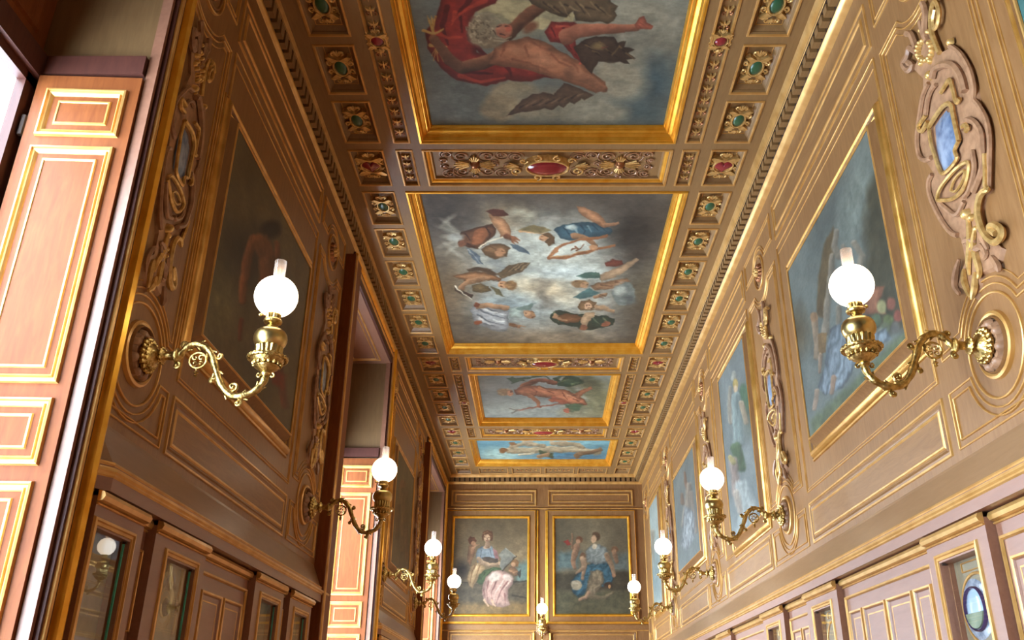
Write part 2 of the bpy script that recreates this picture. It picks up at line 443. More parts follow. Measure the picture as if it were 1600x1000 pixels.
def band_panel_relief(uc, vc, w, d, depth):
    P = lambda u, v, h: (uc + u, vc + v, H + depth - h)
    m = MB([SCROLLM, GOLDR, BRONZE])
    rnd = random.Random(5)
    for sx in (-1, 1):
        for (cu, cv, r, t0, sg) in [(0.26, 0.08, 0.05, 0, 1), (0.26, -0.08, 0.05, 0, -1), (0.38, 0.1, 0.045, 3, -1), (0.38, -0.1, 0.045, 3, 1),
                                    (0.44, 0.0, 0.035, 1, 1), (0.50, 0.085, 0.06, 0, 1), (0.50, -0.085, 0.06, 0, -1), (0.72, 0.085, 0.06, 3.1, -1), (0.72, -0.085, 0.06, 3.1, 1),
                                    (0.83, 0.11, 0.045, 0.5, 1), (0.83, -0.11, 0.045, 0.5, -1), (0.86, 0.03, 0.03, 0, 1), (0.86, -0.04, 0.03, 0, -1), (0.33, 0.02, 0.03, 2, 1), (0.61, 0.14, 0.025, 0, 1), (0.61, -0.15, 0.025, 0, -1)]:
            a0 = t0 if sx > 0 else math.pi - t0
            m.ptube(P, spiral(sx * cu, cv * d / 0.4, r, a0, 1.5, sg * sx, 20), 0.007, 0.008, 5, 0)
            m.ptube(P, arc(sx * cu, cv * d / 0.4, r * 1.35, rnd.uniform(0, 180), rnd.uniform(200, 360), 10), 0.005, 0.006, 5, 0)
        # gilded shell rosette half way
        c = sx * 0.61
        m.dome(P, c, 0, 0.045, 0.045, 0.0, 0.05, 2)
        for k in range(4):
            for q in (-2, -1, 0, 1, 2):
                a = math.pi / 2 * k + q * 0.2; L = (0.125 if k % 2 == 0 else 0.075) - abs(q) * 0.014
                m.ptube(P, [(c + 0.05 * math.cos(a), 0.05 * math.sin(a)), (c + (0.05 + L) * math.cos(a), (0.05 + L) * math.sin(a))], [0.006, 0.009], 0.016, 5, 1)
        # strapwork round the central stone
        m.ptube(P, spiral(sx * 0.255, 0.05, 0.052, math.pi / 2, 1.4, -sx, 22), 0.009, 0.045, 6, 1)
        m.ptube(P, spiral(sx * 0.085, 0.135, 0.042, math.pi / 2, 1.1, sx), 0.009, 0.05, 6, 1)
        m.ptube(P, spiral(sx * 0.085, -0.138, 0.042, -math.pi / 2, 1.1, -sx), 0.009, 0.05, 6, 1)
        m.ptube(P, spiral(sx * 0.2, -0.1, 0.038, 0, 1.0, -sx), 0.009, 0.045, 6, 1)
        for q in range(-2, 3):
            m.ptube(P, [(sx * 0.24, 0), (sx * (0.36 - abs(q) * 0.02), q * 0.025)], [0.01, 0.006], 0.03, 5, 1)
    m.plate(P, arc(0, 0, 0.2, 0, 345, 23, 0.128), 0, 0.045, 1, 0.1)
    m.ptube(P, arc(0, 0, 0.176, 0, 345, 23, 0.106), 0.011, 0.05, 6, 1, True)
    g = build('arabesque', m, CEIL, True)
    j = MB([RED]); j.dome(P, 0, 0, 0.168, 0.098, 0.045, 0.03, 0, 28, 6); build('jewel', j, g, True)

CANV = []
for (k, u0, u1, v0, v1) in holes:
    uc, vc = (u0 + u1) / 2, (v0 + v1) / 2
    if k in ('square', 'redsq', 'endsq'):
        D = 0.05
        m = MB([GOLDP, OAKC])
        m.frame(PC, u0, u1, v0, v1, [(-0.008, 0), (-0.006, 0.008), (0.006, 0.009), (0.012, 0), (0.02, -0.012), (0.02, -0.02), (0.045, -D)], mis=[0, 0, 0, 1, 1, 1])
        m.quad(PC, u0 + 0.045, u1 - 0.045, v0 + 0.045, v1 - 0.045, -D, 1)
        m.rectline(PC, u0 + 0.05, u1 - 0.05, v0 + 0.05, v1 - 0.05, 0.006, 0.004, 0, -D)
        build('coffer', m, CEIL)
        if k == 'square': put_cartouche('green', uc, vc, D, 0.97)
        elif k == 'redsq': put_cartouche('red_heart', uc, vc, D, 1.05)
        else:
            o = link('garland', garland(3, 0.2, 'g3'), CEIL, (uc, vc, H + D)); o.rotation_euler = (0, 0, math.pi / 2)
    elif k in ('long', 'short', 'endbar'):
        D = 0.022; m = MB([GOLDP, OAKC])
        m.frame(PC, u0, u1, v0, v1, [(-0.009, 0), (-0.006, 0.008), (0.006, 0.009), (0.012, -0.004), (0.016, -D)], mis=[0, 0, 0, 1])
        m.quad(PC, u0 + 0.016, u1 - 0.016, v0 + 0.016, v1 - 0.016, -D, 1); build('coffer', m, CEIL)
        if k == 'long':
            link('garland', garland(17, v1 - v0 - 0.1, 'g%.2f' % (v1 - v0)), CEIL, (uc, vc, H + D))
            put_cartouche('red_oval', uc, vc, D, 0.62)
        elif k == 'short': link('garland', garland(4, v1 - v0 - 0.1, 'g4'), CEIL, (uc, vc, H + D))
        else:
            o = link('garland', garland(5, u1 - u0 - 0.12, 'g5'), CEIL, (uc, vc, H + D)); o.rotation_euler = (0, 0, math.pi / 2)
    elif k == 'bandpanel':
        D = 0.05; m = MB([GOLDP, OAKC, GOLD])
        m.frame(PC, u0, u1, v0, v1, [(-0.01, 0), (-0.007, 0.009), (0.007, 0.01), (0.014, -0.002), (0.02, -0.012), (0.034, -0.016), (0.046, -0.03), (0.056, -0.03), (0.066, -D)], mis=[0, 0, 0, 1, 2, 2, 0, 1])
        m.quad(PC, u0 + 0.066, u1 - 0.066, v0 + 0.066, v1 - 0.066, -D, 1); build('coffer', m, CEIL)
        band_panel_relief(uc, vc, u1 - u0, v1 - v0, D)
    elif k == 'paint':
        CANV.append((u0, u1, v0, v1))

# ------------------------------------------------------------------ paint: brush strokes laid on a fine grid of pigment
def to_px(x, y, z):
    d = y * math.cos(PITCH) + z * math.sin(PITCH); v = -y * math.sin(PITCH) + z * math.cos(PITCH)
    return CX + F_PX * x / d, CY - F_PX * v / d
def noise(u, v, sc_, seed, oct_=4):
    r = np.random.RandomState(seed); out = np.zeros_like(u); amp = 1.0; tot = 0
    for o in range(oct_):
        G = r.rand(64, 64); x = (u * sc_ * 2 ** o) % 63; y = (v * sc_ * 2 ** o) % 63
        i = x.astype(int); j = y.astype(int); fx = x - i; fy = y - j
        fx = fx * fx * (3 - 2 * fx); fy = fy * fy * (3 - 2 * fy); i2 = (i + 1) % 64; j2 = (j + 1) % 64
        out += amp * (G[i, j] * (1 - fx) * (1 - fy) + G[i2, j] * fx * (1 - fy) + G[i, j2] * (1 - fx) * fy + G[i2, j2] * fx * fy)
        tot += amp; amp *= 0.55
    return out / tot
class Paint:
    def __init__(s, X, Y, u, v, base, seed=1, amp=0.25, blot=1.5):
        span = X.max() - X.min(); wa = min(3.2, 0.010 * span + 0.5)
        X = X + wa * 2 * (noise(u + 7, v + 1, 5, seed + 31, 3) - 0.5) + wa * 0.7 * (noise(u + 2, v + 9, 22, seed + 32, 2) - 0.5)
        Y = Y + wa * 2 * (noise(u + 4, v + 6, 5, seed + 41, 3) - 0.5) + wa * 0.7 * (noise(u + 8, v + 3, 22, seed + 42, 2) - 0.5)
        s.X, s.Y, s.u, s.v, s.seed = X, Y, u, v, seed
        n = noise(u + 3, v + 5, blot, seed)
        s.c = np.ones(X.shape + (3,)) * np.array(base, float)
        s.c *= (1 + amp * (n - 0.5) * 2)[..., None]
        s.wob = (noise(u + 1, v + 2, 9, seed + 7, 3) - 0.5)
        s.tex = noise(u, v, 14, seed + 3, 3) - 0.5
    def mix(s, a, col, tex=0.18):
        a = np.clip(a, 0, 1)[..., None]; col = np.array(col, float) * (1 + tex * 2 * s.tex)[..., None]
        s.c = s.c * (1 - a) + col * a
    def E(s, col, cx, cy, rx, ry, ang=0, soft=0.35, op=1):
        a = math.radians(ang); dx, dy = s.X - cx, s.Y - cy
        p = (dx * math.cos(a) + dy * math.sin(a)) / rx; q = (-dx * math.sin(a) + dy * math.cos(a)) / ry
        r = np.sqrt(p * p + q * q) + s.wob * 0.3
        s.mix(op * (1 + soft / 2 - r) / soft, col)
    def sd(s, pts):
        d = np.full(s.X.shape, 1e9); inside = np.zeros(s.X.shape, bool); n = len(pts)
        for i in range(n):
            x0, y0 = pts[i]; x1, y1 = pts[(i + 1) % n]; ex, ey = x1 - x0, y1 - y0
            t = np.clip(((s.X - x0) * ex + (s.Y - y0) * ey) / (ex * ex + ey * ey + 1e-9), 0, 1)
            d = np.minimum(d, np.hypot(s.X - x0 - t * ex, s.Y - y0 - t * ey))
            cond = ((y0 > s.Y) != (y1 > s.Y)); xs = (ex) * (s.Y - y0) / ((ey) if abs(ey) > 1e-9 else 1e-9) + x0
            inside ^= cond & (s.X < xs)
        return np.where(inside, -d, d)
    def G(s, col, pts, soft=3, op=1, shade=0, sw=8):
        """filled shape, optionally darker round its edge (a painter's modelling of form)"""
        d = s.sd(pts) + s.wob * soft
        col = np.array(col, float)
        cc = col[None, None, :] * (1 - shade * np.clip(1 + d / sw, 0, 1))[..., None]
        a = np.clip(op * (0.5 - d / soft), 0, 1)[..., None]
        s.c = s.c * (1 - a) + cc * (1 + 0.36 * s.tex)[..., None] * a
    def L(s, col, pts, w0, w1=None, soft=2, shade=0.45, op=1, light=(-0.5, -0.7)):
        w1 = w0 if w1 is None else w1; n = len(pts) - 1; col = np.array(col, float)
        best = np.full(s.X.shape, 1e9); sh = np.zeros(s.X.shape)
        for i in range(n):
            x0, y0 = pts[i]; x1, y1 = pts[i + 1]; ex, ey = x1 - x0, y1 - y0
            t = np.clip(((s.X - x0) * ex + (s.Y - y0) * ey) / (ex * ex + ey * ey + 1e-9), 0, 1)
            dx, dy = s.X - x0 - t * ex, s.Y - y0 - t * ey; g = (i + t) / n; w = w0 + (w1 - w0) * g
            d = np.hypot(dx, dy) - w; up = d < best
            k = (dx * light[0] + dy * light[1]) / (w + 1e-6); best = np.where(up, d, best); sh = np.where(up, k, sh)
        a = np.clip(op * (0.5 - (best + s.wob * soft) / soft), 0, 1)[..., None]
        cc = col[None, None, :] * (1 - shade * 0.5 + shade * 0.5 * np.clip(sh, -1, 1))[..., None]
        s.c = s.c * (1 - a) + cc * (1 + 0.36 * s.tex)[..., None] * a
    def folds(s, col, pts, k, ang, per, amp=0.3, soft=3):
        """drapery: a shape with running folds"""
        d = s.sd(pts) + s.wob * soft; a = math.radians(ang)
        f = np.sin((s.X * math.cos(a) + s.Y * math.sin(a)) / per * 2 * math.pi + s.wob * 11 + k); amp = amp * 0.55
        cc = np.array(col, float)[None, None, :] * (1 + amp * f - 0.25 * np.clip(1 + d / 6, 0, 1))[..., None]
        al = np.clip(0.5 - d / soft, 0, 1)[..., None]
        s.c = s.c * (1 - al) + cc * (1 + 0.3 * s.tex)[..., None] * al

def strokes(p, col, w, *lines, soft=1.6, op=0.8, w1=None):
    for l in lines: p.L(col, l, w, w * 0.4 if w1 is None else w1, soft, 0.1, op)
def canvas(P, u0, u1, v0, v1, h, nu, nv, fn, parent, seed=1, **kw):
    U, V = np.meshgrid(np.linspace(u0, u1, nu), np.linspace(v0, v1, nv), indexing='ij')
    co = P(U, V, h); co = [np.broadcast_to(np.asarray(c, float), U.shape) for c in co]
    X, Y = to_px(*co)
    p = Paint(X, Y, U, V, kw.get('base', (90, 95, 95)), seed, kw.get('amp', 0.25), kw.get('blot', 1.5))
    fn(p)
    br = noise(U * 1.0 + 11, V * 2.2 + 3, 26, seed + 51, 3) - 0.5; bl = noise(U + 5, V + 8, 7, seed + 52, 3) - 0.5
    p.c = p.c * (1 + 0.16 * br + 0.22 * bl)[..., None]
    lum = p.c.mean(-1, keepdims=True); p.c = (lum + (p.c - lum) * kw.get('sat', 0.92)) * np.array([1.04, 1.0, 0.9])
    col = np.clip(p.c, 0, 255) / 255.0
    lin = np.where(col <= 0.04045, col / 12.92, ((col + 0.055) / 1.055) ** 2.4)
    rgba = np.ones(U.shape + (4,)); rgba[..., :3] = lin * kw.get('gain', 1.0)
    me = bpy.data.meshes.new('canvas')
    verts = np.stack(co, -1).reshape(-1, 3)
    idx = np.arange(nu * nv).reshape(nu, nv)
    q = np.stack([idx[:-1, :-1], idx[1:, :-1], idx[1:, 1:], idx[:-1, 1:]], -1).reshape(-1, 4)
    me.vertices.add(len(verts)); me.vertices.foreach_set('co', verts.ravel())
    me.loops.add(q.size); me.loops.foreach_set('vertex_index', q.ravel().astype(np.int32))
    me.polygons.add(len(q)); me.polygons.foreach_set('loop_start', np.arange(0, q.size, 4, dtype=np.int32))
    me.polygons.foreach_set('loop_total', np.full(len(q), 4, dtype=np.int32))
    me.update(calc_edges=True)
    at = me.color_attributes.new('paint', 'FLOAT_COLOR', 'POINT'); at.data.foreach_set('color', rgba.reshape(-1).astype(np.float32))
    me.materials.append(PAINT); me.validate()
    return link('canvas', me, parent)

SK = (160, 112, 82); SKR = (150, 98, 74)
def pA(p):
    p.E((138, 134, 112), 830, 8, 100, 45, 0, 0.8); p.E((118, 118, 112), 1000, 40, 90, 70, 0, 0.9); p.E((96, 108, 112), 700, 160, 70, 50, 0, 0.9)
    p.E((62, 80, 92), 1022, 128, 36, 40, 20, 1.0, 0.85); p.E((60, 78, 88), 1000, 175, 50, 20, 10, 1.0, 0.6); p.E((132, 130, 120), 965, 125, 46, 32, 0, 0.6); p.E((136, 130, 112), 800, 146, 36, 22, -10, 0.35); p.E((124, 122, 110), 855, 165, 80, 24, 0, 0.6)
    p.E((136, 128, 108), 780, 168, 30, 20, 0, 0.4); p.E((120, 120, 112), 930, 175, 50, 18, 0, 0.6); p.E((140, 138, 128), 985, 90, 26, 14, 0, 0.8, 0.6); p.E((134, 132, 122), 1000, 20, 40, 16, 10, 0.9, 0.5)
    p.G((158, 150, 120), [(770, 5), (790, -6), (830, 3), (845, 12), (832, 22), (812, 40), (800, 35), (785, 20), (765, 18), (748, 20), (745, 10)], 2)
    p.G((158, 150, 120), [(838, 28), (850, 30), (862, 34), (848, 48), (830, 46)], 2); p.G((158, 150, 120), [(880, 30), (890, 18), (898, 22), (896, 32)], 1.5)
    p.G((126, 36, 30), [(700, -60), (688, 5), (680, 30), (664, 50), (666, 75), (690, 108), (715, 125), (760, 134), (795, 124), (830, 128), (850, 122), (880, 123), (850, 95), (790, 92), (745, 80), (738, 30), (745, 18), (775, 5), (800, -60)], 2, 1, 0.35, 12)
    strokes(p, (84, 18, 20), 5, [(735, 0), (718, 20), (722, 50)], [(700, 10), (690, 40), (700, 70)], [(735, 60), (760, 86), (800, 94)], [(742, 30), (732, 55), (745, 75)], [(700, 95), (725, 112), (770, 114)], [(790, 98), (800, 118)], [(690, 80), (700, 100)])
    strokes(p, (166, 56, 42), 4, [(760, 2), (730, 14), (705, 34)], [(680, 50), (700, 60), (722, 58)], [(720, 118), (750, 128), (790, 120)], [(712, 20), (704, 40)], [(812, 104), (840, 112)])
    for q in range(7): strokes(p, (188, 152, 84), 1.6, [(676, 50), (668 + q * 2.2, 26 + (q % 3) * 3)])
    for q in range(6): strokes(p, (184, 150, 86), 1.6, [(682, 72), (674 + q * 4, 88 + (q % 2) * 8)])
    strokes(p, (180, 146, 84), 3, [(662, 48), (676, 52), (692, 46)], [(670, 70), (684, 72), (698, 74)], op=1)
    p.L((158, 108, 82), [(676, 60), (702, 92), (722, 106), (760, 96), (790, 80)], 7, 12, 2, 0.7)
    p.G((158, 104, 78), [(772, 72), (800, 62), (826, 58), (850, 66), (880, 82), (905, 96), (925, 112), (946, 128), (947, 142), (930, 146), (905, 134), (880, 126), (850, 118), (820, 108), (790, 104), (765, 100)], 2, 1, 0.38, 12)
    p.L((168, 114, 88), [(890, 112), (920, 124), (943, 140)], 11, 6, 2, 0.5); p.E((176, 122, 96), 845, 92, 20, 9, 20, 0.9, 0.7); p.E((172, 118, 92), 808, 78, 14, 8, 10, 0.9, 0.7)
    strokes(p, (112, 66, 50), 2.2, [(830, 66), (846, 76), (862, 78)], [(800, 92), (830, 100), (860, 112)], [(862, 84), (874, 96), (892, 104)], [(790, 70), (782, 86)], [(820, 74), (824, 88)], [(880, 92), (896, 100), (905, 112)], soft=3, op=0.6)
    p.L((128, 84, 62), [(795, 52), (812, 36), (830, 20), (848, 8)], 11, 10, 2, 0.6); p.E((108, 70, 52), 828, 44, 12, 8, -30, 0.6, 0.8)
    p.E((132, 122, 104), 754, 46, 24, 27, 10, 0.3); p.E((112, 100, 84), 766, 64, 18, 11, 0, 0.5)
    for q in range(34):
        a = q * 2.4; r = 6 + (q * 7) % 20; x0, y0 = 754 + r * math.cos(a), 46 + r * math.sin(a)
        strokes(p, [(96, 84, 68), (172, 162, 142), (142, 132, 112)][q % 3], 1.6, [(x0, y0), (x0 + 4 * math.cos(a + 1.4), y0 + 4 * math.sin(a + 1.4)), (x0 + 7 * math.cos(a + 2.4), y0 + 5 * math.sin(a + 2.4))])
    p.E((164, 104, 84), 788, 47, 13, 11, 20, 0.3); p.E((176, 92, 74), 795, 44, 5, 6, 20, 0.5)
    strokes(p, (70, 44, 36), 1.3, [(778, 40), (784, 38)], [(790, 40), (796, 40)], [(783, 52), (790, 54)], [(772, 46), (776, 52)], op=0.9); strokes(p, (150, 140, 122), 2, [(776, 58), (790, 60), (800, 56)], [(772, 62), (786, 64), (796, 62)], [(766, 26), (780, 28), (786, 36)], [(760, 22), (774, 20)])
    p.G((84, 70, 54), [(815, -20), (830, 5), (860, 20), (885, 27), (896, 17), (900, 32), (920, 34), (935, 32), (950, 36), (960, 32), (964, 24), (960, 18), (966, 10), (955, 4), (945, -20)], 1.5, 1, 0.3)
    for q in range(12): strokes(p, [(60, 48, 38), (112, 96, 74)][q % 2], 1.8, [(850 + q * 8, 4 + q % 3 * 4), (866 + q * 8, 16 + q % 4 * 3)])
    p.G((134, 44, 40), [(850, 50), (862, 34), (898, 33), (908, 44), (898, 60), (902, 78), (916, 96), (930, 94), (918, 108), (896, 90), (880, 66), (860, 66)], 2, 1, 0.35); strokes(p, (90, 22, 26), 2, [(862, 44), (868, 58)], [(880, 40), (884, 60), (892, 76)], [(898, 84), (908, 98)]); strokes(p, (176, 80, 66), 2, [(870, 40), (890, 40)], [(906, 100), (922, 100)])
    p.L((178, 112, 90), [(886, 56), (900, 48), (940, 44), (996, 43)], 13, 6, 1.6, 0.55)
    p.G((160, 88, 72), [(992, 38), (1000, 28), (1008, 26), (1012, 36), (1022, 42), (1018, 48), (1006, 46), (996, 47)], 1.4, 1, 0.3); strokes(p, (120, 60, 50), 1.2, [(1002, 36), (1010, 42)], [(998, 40), (1006, 46)])
    p.G((62, 48, 40), [(896, 72), (912, 60), (930, 55), (960, 56), (966, 66), (980, 64), (976, 72), (992, 76), (982, 82), (994, 90), (980, 92), (984, 99), (968, 94), (958, 98), (935, 98), (929, 108), (926, 116), (908, 100)], 1.4, 1, 0.2)
    for q in range(14): strokes(p, [(44, 34, 30), (98, 80, 58)][q % 2], 1.5, [(908 + q * 5.5, 64 + (q * 5) % 24), (920 + q * 5.5, 70 + (q * 5) % 22)])
    p.E((110, 94, 66), 934, 72, 10, 6, 0, 0.8); strokes(p, (120, 60, 52), 1.5, [(940, 74), (950, 72)])
    p.G((84, 66, 54), [(793, 181), (806, 166), (815, 156), (832, 147), (848, 143), (866, 148), (876, 136), (880, 128), (905, 138), (928, 150), (912, 158), (908, 154), (896, 162), (890, 158), (880, 167), (872, 163), (862, 172), (850, 169), (830, 174), (810, 176)], 1.6, 1, 0.25)
    for q in range(10): strokes(p, [(58, 46, 40), (112, 92, 74)][q % 2], 1.6, [(812 + q * 10, 168 - q * 2), (830 + q * 9, 156 - q)])
    p.E((142, 138, 126), 962, 112, 26, 13, 10, 0.5, 0.8)
def pB(p):
    base = noise(p.u + 2, p.v + 6, 2.4, 91, 5)
    p.E((150, 156, 156), 850, 440, 150, 84, 0, 1.2); p.E((158, 166, 168), 860, 385, 110, 40, 0, 1.0, 0.9); p.E((186, 172, 150), 850, 452, 50, 18, 10, 0.9, 0.8); p.E((172, 186, 196), 885, 425, 60, 12, 0, 0.8, 0.7)
    p.E((128, 146, 160), 800, 480, 60, 20, 0, 0.9, 0.7); p.E((150, 134, 110), 790, 338, 44, 24, 0, 0.6, 0.5); p.E((168, 168, 156), 812, 336, 26, 13, 0, 0.4, 0.6); p.E((96, 86, 78), 806, 340, 14, 7, 0, 0.9, 0.5)
    p.E((98, 82, 64), 700, 450, 40, 60, 0, 1.0, 0.7); p.E((92, 84, 66), 1005, 470, 34, 60, 0, 1.0, 0.7); p.E((122, 110, 96), 860, 526, 110, 12, 0, 0.9, 0.8); p.E((56, 52, 50), 995, 370, 48, 60, 0, 0.9, 0.85); p.E((62, 58, 56), 690, 335, 50, 40, 0, 0.9, 0.8); p.E((60, 54, 50), 1000, 500, 40, 40, 0, 1.0, 0.6)
    p.c *= (0.72 + 0.56 * base)[..., None]
    for q in range(26):
        x = 700 + (q * 73) % 290; y = 345 + (q * 47) % 180; t = 20 * (q % 5) - 40
        p.E([(176, 178, 172), (120, 130, 140), (104, 98, 92), (156, 150, 136)][q % 4], x, y, 14 + q % 9, 4 + q % 4, t, 0.8, 0.4)
    # upper left, tunic and bare leg
    p.G((104, 68, 50), [(719, 363), (732, 360), (745, 355), (756, 352), (770, 350), (776, 358), (772, 368), (762, 376), (757, 384), (748, 389), (735, 387), (724, 382), (716, 378)], 1.5, 1, 0.4); p.G((158, 96, 64), [(742, 362), (752, 356), (764, 356), (762, 368), (752, 378), (744, 384), (736, 380)], 2, 1, 0.2)
    strokes(p, (64, 40, 34), 1.6, [(760, 356), (766, 366), (760, 378)], [(726, 366), (734, 374)], [(730, 380), (742, 386)])
    p.G((176, 128, 94), [(764, 334), (776, 336), (788, 342), (797, 354), (798, 369), (782, 371), (776, 356), (768, 346)], 1.5, 1, 0.3); p.G((80, 44, 36), [(760, 331), (772, 328), (788, 330), (796, 335), (790, 338), (772, 337)], 1.4); strokes(p, (214, 208, 194), 1.2, [(750, 387), (762, 376), (780, 372), (802, 368)], op=1)
    p.G((112, 84, 60), [(753, 390), (766, 380), (788, 380), (798, 388), (792, 400), (774, 404), (758, 399)], 2, 1, 0.3); p.E((160, 116, 86), 782, 395, 8, 6, 0, 0.4); strokes(p, (80, 56, 42), 1.2, [(776, 392), (780, 393)], [(785, 394), (789, 394)], [(766, 384), (776, 390)])
    p.G((80, 94, 112), [(731, 387), (742, 393), (750, 400), (756, 412), (748, 411), (738, 403)], 1.5); strokes(p, (150, 158, 164), 1, [(733, 390), (744, 402), (754, 412)]); p.G((74, 90, 108), [(795, 379), (808, 381), (820, 389), (828, 396), (814, 394), (802, 388)], 1.5)
    p.L((122, 76, 54), [(790, 369), (802, 372)], 4, 3); strokes(p, (130, 82, 58), 1.6, [(800, 370), (811, 374)], [(800, 373), (809, 378)], [(799, 375), (805, 380)], op=1); p.E((146, 150, 152), 712, 370, 12, 5, 0, 0.6); p.E((110, 70, 52), 722, 380, 6, 5, 0, 0.5)
    # middle left, reading
    p.G((152, 106, 74), [(706, 431), (716, 428), (728, 425), (745, 424), (768, 427), (784, 434), (782, 440), (766, 438), (750, 441), (730, 440), (714, 436)], 1.5, 1, 0.45, 6); p.G((72, 56, 44), [(728, 419), (745, 417), (766, 420), (784, 430), (772, 430), (750, 424), (732, 424)], 2)
    p.L((178, 132, 98), [(722, 450), (730, 442), (746, 437), (764, 436)], 4.5, 3.5, 1.5); p.G((100, 82, 62), [(776, 428), (784, 420), (794, 414), (812, 411), (829, 408), (822, 418), (812, 425), (796, 431), (784, 434)], 1.5, 1, 0.2)
    for q in range(6): strokes(p, [(66, 52, 42), (140, 120, 94)][q % 2], 1, [(790 + q * 5, 424 - q), (806 + q * 4, 414 - q)])
    p.E((172, 128, 96), 788, 445, 8, 6, 10, 0.3); p.E((124, 92, 62), 799, 446, 9, 7.5, 0, 0.35); strokes(p, (76, 50, 38), 1, [(784, 443), (787, 443)], [(785, 448), (788, 449)]); strokes(p, (152, 118, 82), 1, [(796, 441), (804, 443)], [(796, 450), (805, 449)])
    p.G((112, 94, 68), [(738, 446), (752, 442), (766, 447), (768, 455), (752, 458), (740, 455)], 2, 1, 0.3); p.G((98, 92, 70), [(768, 447), (780, 454), (790, 465), (776, 461)], 1.5); p.G((66, 52, 46), [(712, 449), (722, 455), (740, 462), (738, 467), (724, 462), (712, 455)], 1.2); strokes(p, (214, 210, 198), 1, [(713, 448), (724, 460), (737, 468)], op=1)
    # lower left, pale robe
    p.G((146, 152, 164), [(736, 484), (741, 477), (750, 474), (764, 474), (776, 480), (796, 486), (796, 498), (793, 516), (780, 519), (766, 516), (750, 510), (740, 502)], 1.5, 1, 0.3)
    strokes(p, (96, 102, 116), 1.8, [(750, 484), (768, 492), (790, 496)], [(746, 492), (764, 504), (786, 508)], [(760, 480), (780, 488)], [(756, 508), (772, 512)]); strokes(p, (190, 196, 204), 1.6, [(752, 480), (772, 488), (792, 491)], [(748, 498), (766, 510)], [(770, 500), (790, 503)])
    p.L((180, 138, 108), [(746, 479), (758, 477), (776, 478), (794, 481)], 3.6, 3, 1.5); p.G((160, 178, 180), [(796, 480), (808, 480), (820, 486), (812, 496), (798, 496)], 2, 1, 0.3); p.E((142, 104, 76), 828, 490, 10, 6, 10, 0.3); p.E((176, 134, 104), 824, 489, 5, 4, 0, 0.4); strokes(p, (88, 60, 44), 1, [(822, 488), (824, 488)], [(830, 485), (838, 488)], [(832, 494), (838, 492)])
    p.L((146, 100, 70), [(796, 507), (812, 510)], 2.6, 2); strokes(p, (150, 104, 74), 1.2, [(810, 509), (822, 509)], [(810, 511), (820, 514)], op=1); p.G((88, 108, 108), [(806, 483), (820, 477), (838, 474), (830, 482), (816, 486)], 1.5); p.E((128, 72, 52), 747, 505, 6, 4, 0, 0.4); p.E((108, 60, 46), 744, 477, 5, 4, 0, 0.4)
    # upper right, blue dress and harp
    p.G((116, 104, 74), [(806, 360), (818, 356), (832, 353), (850, 356), (862, 362), (846, 366), (826, 363)], 2); strokes(p, (196, 150, 112), 1.6, [(812, 361), (832, 364), (852, 365)])
    p.G((60, 96, 120), [(864, 362), (868, 356), (878, 350), (894, 347), (912, 346), (930, 347), (944, 350), (955, 356), (957, 362), (950, 367), (930, 370), (910, 372), (895, 376), (878, 372)], 1.5, 1, 0.35)
    strokes(p, (38, 66, 88), 1.8, [(880, 356), (890, 366), (896, 374)], [(905, 350), (914, 360), (912, 370)], [(926, 350), (934, 360)], [(940, 354), (948, 362)]); strokes(p, (128, 160, 178), 1.8, [(884, 352), (896, 350)], [(900, 360), (904, 368)], [(918, 352), (924, 362)]); p.E((164, 182, 190), 892, 355, 9, 5, 0, 0.6)
    p.G((186, 132, 98), [(900, 322), (912, 324), (930, 332), (944, 342), (952, 352), (945, 356), (930, 348), (914, 340), (903, 333)], 1.5, 1, 0.35); p.L((180, 130, 98), [(946, 351), (958, 350), (968, 348)], 3.4, 2, 1.4); p.L((176, 130, 98), [(896, 369), (910, 370), (922, 376), (932, 384)], 4.4, 3.4, 1.5)
    p.E((184, 138, 106), 851, 371, 7, 6, 0, 0.3); p.G((106, 80, 56), [(845, 366), (856, 364), (868, 370), (868, 380), (858, 384), (852, 378), (858, 372)], 1.5, 1, 0.2); strokes(p, (88, 56, 44), 1, [(848, 370), (851, 370)], [(847, 374), (850, 375)])
    strokes(p, (146, 94, 62), 2, [(857, 402), (885, 402), (920, 394), (960, 383)], [(857, 401), (868, 388), (878, 382), (905, 376), (948, 368)], op=1, w1=2); strokes(p, (190, 140, 96), 0.8, [(860, 400), (885, 399), (920, 392)], [(862, 396), (872, 386)], op=1); p.G((150, 104, 74), [(860, 398), (866, 386), (876, 380), (870, 392)], 1.5)
    strokes(p, (120, 74, 52), 1.5, [(898, 386), (906, 390), (912, 382)], [(902, 392), (908, 388)], [(894, 390), (902, 388)], op=1); p.E((176, 130, 98), 928, 387, 7, 4.5, 20, 0.4)
    # right, globe-bearer
    p.G((116, 60, 50), [(946, 410), (956, 405), (970, 407), (974, 414), (962, 418), (948, 417)], 1.5, 1, 0.2); p.G((188, 156, 128), [(936, 432), (948, 426), (962, 422), (976, 412), (994, 401), (998, 404), (988, 414), (972, 428), (956, 434), (940, 438)], 1.5, 1, 0.35)
    p.G((154, 116, 88), [(922, 446), (936, 440), (956, 438), (978, 434), (984, 440), (974, 448), (950, 452), (930, 452)], 2, 1, 0.35); strokes(p, (100, 70, 54), 1.3, [(940, 444), (956, 446)], [(962, 440), (972, 444)])
    p.G((64, 92, 88), [(900, 430), (914, 426), (938, 427), (938, 433), (918, 435)], 1.5); p.G((66, 98, 104), [(895, 464), (908, 456), (922, 450), (938, 457), (926, 463), (910, 466)], 1.5); p.E((126, 98, 70), 906, 443, 14, 7, 0, 0.3); p.E((164, 126, 96), 914, 445, 7, 5, 0, 0.4); strokes(p, (80, 56, 42), 1, [(911, 443), (914, 443)], [(918, 444), (920, 444)], [(898, 439), (906, 438)])
